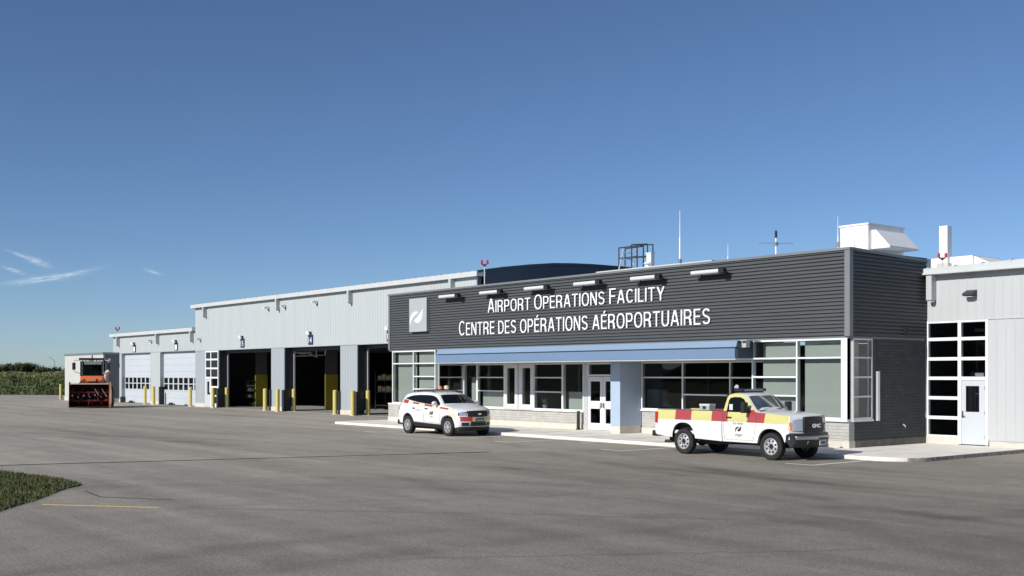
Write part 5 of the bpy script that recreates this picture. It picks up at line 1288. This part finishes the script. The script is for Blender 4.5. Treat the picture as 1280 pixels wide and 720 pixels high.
# dark lower cladding
for s_ in (-1, 1):
    side_patch('sill_cladding', [(.44,.33),(2.42,.31),(2.42,.45),(.44,.50)], MV, black, sv, s_, .014, th=.05)
    for cx, cz in ((0,.37),(2.86,.37)):
        o1 = arch(cx,cz,.475,.49,.42,14,2.1); i1 = arch(cx,cz,.425,.44,.42,14,2.1)
        side_patch('arch_trim', o1+i1[::-1], MV, black, sv, s_, .010, cuts=False)
zb = lambda x: 1.205 + .03*(2.4-x) + .020*(2.4-x)**2
up = [(2.33,1.245),(2.0,1.455),(1.80,1.555),(1.55,1.615),(1.2,1.635),(.6,1.635),(.1,1.595),(-.22,1.52),(-.40,1.42)]
upf = lambda x: interp(sorted((p for p in up), key=lambda p: p[0]), x)
for s_ in (-1, 1):
    for (a, c, nm) in ((-.38,.30,'quarter_window'),(.34,1.20,'side_window'),(1.25,2.28,'side_window')):
        xs_ = np.linspace(a, c, 12)
        side_patch(nm, [(float(x), zb(x)+.015) for x in xs_] + [(float(x), max(upf(x), zb(x)+.03)) for x in xs_[::-1]], MV, car_glass, sv, s_, .010)
    side_patch('window_trim', [(float(x), zb(x)-.004) for x in np.linspace(-.42,2.36,16)] + [(float(x), max(upf(x)+.018, zb(x)+.03)) for x in np.linspace(2.36,-.42,22)], MV, black_gloss, sv, s_, .004)
    for (a, c) in ((.30,1.22),(1.22,2.36)):
        dp = [(a+.03 if a > .5 else a+.18,.52),(c-.02,.50),(c,.9),(c,zb(c)-.02),(a+.02,zb(a)-.02),(a+.02,.95)]
        gp = [(x+(-.012 if x < (a+c)/2 else .012), z+(-.012 if z < .7 else .004)) for x, z in dp]
        side_patch('door_gap', gp, MV, black, sv, s_, .002)
        d_ = side_patch('door', dp, MV, car_paint, sv, s_, .006)
        hb = MB(); hb.box(a+.10,a+.27,s_*.925,s_*.965,1.045,1.085); hb.build('handle', black if s_ < 0 else trim_white, d_, local=True, bevel=.012)
        if s_ < 0 and a > 1: nd = d_
        if s_ < 0 and a < 1: rd = d_
b = MB(); emblem(b, 1.78, -.952, -.940, .90, .13, .085); b.build('emblem', black, nd, local=True)
text_side('lettering', 'YQM', 1.68, 1.88, .72, .765, -.950, MATS['text_grey'], nd)
text_side('unit_number', 'STAFF 3', .62, 1.08, .96, 1.02, -.943, mat('text_pale', (.35,.36,.38), .5), rd)
on_screen('windscreen', 1.93, 1.632, 2.40, 1.285, .90, MV, car_glass, sv, .008)
on_screen('rear_window', -.535, 1.56, -.685, 1.27, .80, MV, car_glass, sv, -.008)
for s_ in (-1, 1):
    m_ = MB(); m_.ball((2.12,s_*1.03,1.29),.13,12,8,.6,.95,.68); m_.tube([(2.16,s_*.88,1.24),(2.14,s_*.98,1.27)],.03,6)
    m_.build('side_mirror', mat('mirror_white', WH, .3, coat=.5), sv, local=True, smooth=60)
    mapped('headlight', [(2.98,.985),(3.25,.86),(3.60,.80),(3.70,.80),(3.66,.93),(3.45,1.04),(3.02,1.11)], MV, black_gloss, sv, s_*.58, s_*.985, (s_*.65,s_*.75,s_*.85,s_*.93), (3.2,3.4), (), off=.008)
    mapped('head_lens', [(3.20,.93),(3.30,.87),(3.60,.825),(3.70,.83),(3.665,.92),(3.45,1.01)], MV, headlamp, sv, s_*.66, s_*.95, (s_*.75,s_*.85), (3.4,), (), off=.014)
    mapped('tail_light', [(-.80,.98),(-.845,.98),(-.73,1.26),(-.66,1.30),(-.45,1.28),(-.5,1.05)], MV, red_lens, sv, s_*.72, s_*.995, (), (), (), off=.008)
    mapped('fog_lamp_pocket', [(3.40,.43),(3.735,.43),(3.735,.55),(3.40,.59)], MV, black, sv, s_*.58, s_*.90, (s_*.66,s_*.74,s_*.82), (), (), off=.008)
mapped('reflective_panel', [(3.10,.66),(3.738,.61),(3.735,.775),(3.10,.87)], MV, mat('red_reflective', RD, .4), sv, -.95, -.40, (-.85,-.75,-.65,-.55), (3.3,3.5), (), off=.006)
mapped('reflective_panel', [(3.3,.615),(3.738,.61),(3.735,.75),(3.3,.78)], MV, mat('yellow_reflective', YE, .4), sv, -.395, .95, (-.2,0,.2,.4,.6,.8), (3.5,), (), off=.006)
mapped('grille', [(3.45,.785),(3.735,.785),(3.722,.86),(3.662,.965),(3.45,1.0)], MV, black, sv, -.60, .60, (-.4,-.2,0,.2,.4), (), (), off=.010)
b = MB(); b.obox((3.765,0,.885),(.012,0,0),(0,.085,0),(0,0,.018)); b.obox((3.767,0,.885),(.012,0,0),(0,.03,0),(0,0,.036)); b.build('emblem', chrome, sv, local=True)
mapped('lower_grille', [(3.45,.42),(3.735,.42),(3.738,.58),(3.45,.59)], MV, black, sv, -.50, .50, (-.4,-.2,0,.2,.4), (), (), off=.008)
mapped('skirt', [(3.30,.22),(3.60,.23),(3.67,.30),(3.69,.355),(3.30,.36)], MV, black, sv, -.98, .98, (-.8,-.6,-.3,0,.3,.6,.8), (), (), off=.008)
b = MB(); b.box(3.76,3.785,-.20,.20,.56,.72); b.build('licence_plate', plate_dark, sv, local=True)
b = MB()
for i in range(5): b.box(3.7855,3.787,-.15+.065*i,-.11+.065*i,.60,.67)
b.build('plate_text', plate_mat, sv, local=True)
b = MB(); b.box(-.88,-.6,-.84,.84,.36,.56); b.build('rear_bumper', black, sv, local=True, bevel=.03)
for s_ in (-1, 1):
    b = MB(); b.tube([(-.05,s_*.60,1.735),(.1,s_*.60,1.79),(1.35,s_*.60,1.80),(1.5,s_*.60,1.745)],.020,8); b.build('roof_rail', black, sv, local=True)
bb = MB(); bb.box(.55,.70,-.66,.66,1.79,1.83); bb.box(1.05,1.30,-.66,.66,1.79,1.835); bb = bb.build('roof_bar', black, sv, local=True, bevel=.01)
b = MB(); b.cyl((1.2,-.10,1.835),(1.2,-.10,1.94),.085,.07,14); b.ball((1.2,-.10,1.94),.07,14,6,1,1,.5); b.build('amber_beacon', amber, bb, local=True, smooth=50)
b = MB(); b.cyl((1.2,.22,1.835),(1.2,.22,1.95),.12,.10,14); b.ball((1.2,.22,1.95),.10,14,6,1,1,.5); b.build('pale_beacon', mat('pale_lens', (.80,.55,.40), .25, coat=.5), bb, local=True, smooth=50)
b = MB(); b.box(-.5,3.3,-.60,.60,.22,.42); b.cyl((0,-.7,.36),(0,.7,.36),.05); b.box(2.4,3.3,-.58,.58,.3,.80); b.box(-.45,.45,-.6,.6,.3,.80); b.build('chassis', black, sv, local=True)
wheels4(sv, (0, 2.86), .815, .365, .25, .235, 'alloy')

# ---- snow blower -------------------------------------------------------
sb = thing('snow_blower', 'large orange snow blower with wide auger head standing before the pale shed', 'snow blower', (-82.2, 26.9, 0), R(-24)); sb.scale = (.967,)*3
def lb_(mb, name, m, par=sb, **k): return mb.build(name, m, par, local=True, **k)
b = MB()
b.mat(0).prism_y([(0,.06),(0,.14),(-.75,.14),(-1.0,.5),(-1.05,1.3),(-.85,1.72),(-.2,1.84),(0,1.84),(0,1.78),(-.22,1.78),(-.80,1.66),(-.98,1.28),(-.94,.5),(-.70,.08)][::-1], -1.38, 1.38)
hd = lb_(b, 'blower_housing', [blower_dark])
b = MB(); b.prism_y([(.12,.05),(.18,.5),(.05,1.2),(.06,1.95),(-.2,1.97),(-.9,1.8),(-1.1,1.3),(-1.05,.45),(-.75,.05)], 1.38, 1.45); lb_(b, 'side_plate', orange, hd)
b = MB(); b.prism_y([(.12,.05),(.18,.5),(.05,1.2),(.06,1.95),(-.2,1.97),(-.9,1.8),(-1.1,1.3),(-1.05,.45),(-.75,.05)], -1.45, -1.38); lb_(b, 'side_plate', blower_dark, hd)
b = MB(); b.box(-.02,.07,-1.38,1.38,1.79,1.87); lb_(b, 'top_lip', pale_orange, hd)
for z, rr in ((.55,.40),(1.18,.34)):
    b = MB(); b.cyl((-.42,-1.38,z),(-.42,1.38,z),.09,.09,12)
    for sgn, y0 in ((1,-1.36),(-1,.0)):
        N = 60; L_ = 1.36; P = []
        for i in range(N+1):
            a = sgn*2*math.pi*2.0*i/N; y = y0+L_*i/N
            P += [(-.42+.09*math.cos(a), y, z+.09*math.sin(a)), (-.42+rr*math.cos(a), y, z+rr*math.sin(a))]
        b.add(P, [(2*i,2*i+1,2*i+3,2*i+2) for i in range(N)])
    lb_(b, 'auger', orange_red, hd, fix=False)
b = MB()
for y in (.35,.85): b.tube([(-.15,y,1.45),(-.02,y+.30,.98)],.035,6)
for i in range(7): b.obox((-.10,-1.22+.4*i+.06*math.sin(i*3.1),.96-.10*(i%2)+.03*math.sin(i*5)),(.012,0,0),(0,.045,.03*(-1)**i),(0,-.02,.045))
lb_(b, 'cutter_blade', steel, hd)
b = MB(); b.cyl((-1.0,-.3,1.0),(-1.7,-.3,1.0),.55,.55,20); lb_(b, 'impeller_drum', orange_red)
b = MB(); b.box(-1.2,-1.0,-.9,.9,.5,1.9); b.box(-4.8,-1.2,-.55,.55,.65,1.15); b.cyl((-2.3,-1.1,.78),(-2.3,1.1,.78),.12); b.cyl((-4.3,-1.1,.78),(-4.3,1.1,.78),.12); lb_(b, 'chassis', black)
b = MB(); b.prism_y([(-1.25,1.80),(-1.15,2.10),(-1.35,2.42),(-3.1,2.42),(-3.1,1.1),(-1.6,1.1)], -.80, .80); fr_ = lb_(b, 'front_body', orange, bevel=.04)
b = MB(); b.box(-4.9,-3.1,-.85,.85,1.1,2.0); lb_(b, 'engine_hood', orange, bevel=.08)
b = MB(); b.box(-4.6,-3.4,.855,.87,1.3,1.8); lb_(b, 'engine_grille', black)
b = MB()
for (x, y) in ((-1.38,-.78),(-1.38,.78),(-3.0,-.78),(-3.0,.78)): b.obox((x-(.05 if x > -2 else 0),y*.98,3.05),(.05,0,0),(0,.05,0),(-.04 if x > -2 else 0,0,.66))
b.box(-3.0,-1.4,-.8,.8,2.40,2.48); cab_f = lb_(b, 'cab_frame', black)
b = MB(); b.box(-2.96,-1.42,-.755,.755,2.46,3.60); lb_(b, 'cab_glass', glass('cab_glass', (.48,.52,.52), .9), cab_f)
b = MB(); b.box(-2.5,-2.1,-.28,.28,2.45,2.75); b.box(-2.55,-2.4,-.28,.28,2.75,3.25); b.box(-2.95,-2.92,-.74,.74,2.46,3.30); b.box(-1.75,-1.6,-.35,.45,2.48,2.80); b.cyl((-1.9,0,2.7),(-1.8,0,2.95),.2,.2,14); lb_(b, 'seat_and_console', black, cab_f)
b = MB(); b.box(-3.1,-1.22,-.90,.90,3.62,3.78); rf_ = lb_(b, 'cab_roof', black, bevel=.04)
b = MB()
for y in (-.72,-.5,-.26,.26,.5,.72): b.box(-1.23,-1.19,y-.08,y+.08,3.52,3.62)
lb_(b, 'work_lamp', plate_mat, rf_)
b = MB(); b.cyl((-1.7,0,3.78),(-1.7,0,4.02),.08,.06,12); lb_(b, 'beacon', amber, rf_)
for s_ in (-1, 1):
    b = MB(); b.tube([(-1.4,s_*.85,3.6),(-1.2,s_*1.2,3.6),(-1.2,s_*1.25,3.35)],.022,6); b.tube([(-1.4,s_*.82,2.6),(-1.2,s_*1.2,2.75),(-1.2,s_*1.25,2.9)],.022,6); arm_ = lb_(b, 'mirror_arm', plate_mat)
    b = MB(); b.box(-1.26,-1.16,s_*1.12,s_*1.36,2.88,3.42); lb_(b, 'mirror', black, arm_, bevel=.03)
b = MB(); b.box(-1.14,-1.10,-.32,.32,2.02,2.28); b.box(-1.16,-1.12,.55,.78,2.08,2.26); b.box(-1.16,-1.12,-.78,-.55,2.08,2.26); lb_(b, 'front_lamp', amber, fr_)
b = MB()
pts = [(-1.5,1.0,1.7),(-1.5,1.0,2.3),(-1.52,1.05,2.62),(-1.5,1.25,2.80)]
for p0, p1 in zip(pts, pts[1:]): b.cyl(p0, p1, .17, .17, 12)
lb_(b, 'discharge_chute', pale_orange, smooth=50)
b = MB(); b.tube([(-.4,-.80,1.86),(-.6,-.6,2.02)],.035,6); b.tube([(-.35,-.45,1.86),(-.6,-.6,2.02)],.035,6); lb_(b, 'lift_bracket', black)
b = MB(); b.box(-2.8,-1.6,.82,1.25,1.45,1.55); b.box(-1.35,-1.25,.85,1.3,.5,1.5); b.box(-2.7,-1.7,-1.25,-.82,1.45,1.55); lb_(b, 'mudguard', black)
for x in (-2.3,-4.3):
    for y in (-1.08,1.08):
        b = MB(); b.lathe_y((x,y,.76), [(-.26,.40),(-.27,.62),(-.22,.74),(-.1,.76),(.1,.76),(.22,.74),(.27,.62),(.26,.40)], 32)
        for i in range(24):
            a = 2*math.pi*i/24; b.obox((x+.765*math.cos(a),y,.76+.765*math.sin(a)),(-.05*math.sin(a),0,.05*math.cos(a)),(0,.22,0),(.02*math.cos(a),0,.02*math.sin(a)))
        w_ = lb_(b, 'wheel', rubber, smooth=40)
        b = MB(); b.lathe_y((x,y,.76), [(-.24,.40),(-.16,.34),(-.12,.2),(-.16,.0),],24); b.lathe_y((x,y,.76), [(.24,.40),(.16,.34),(.12,.2),(.16,.0)],24); lb_(b, 'rim', orange, w_, smooth=40)
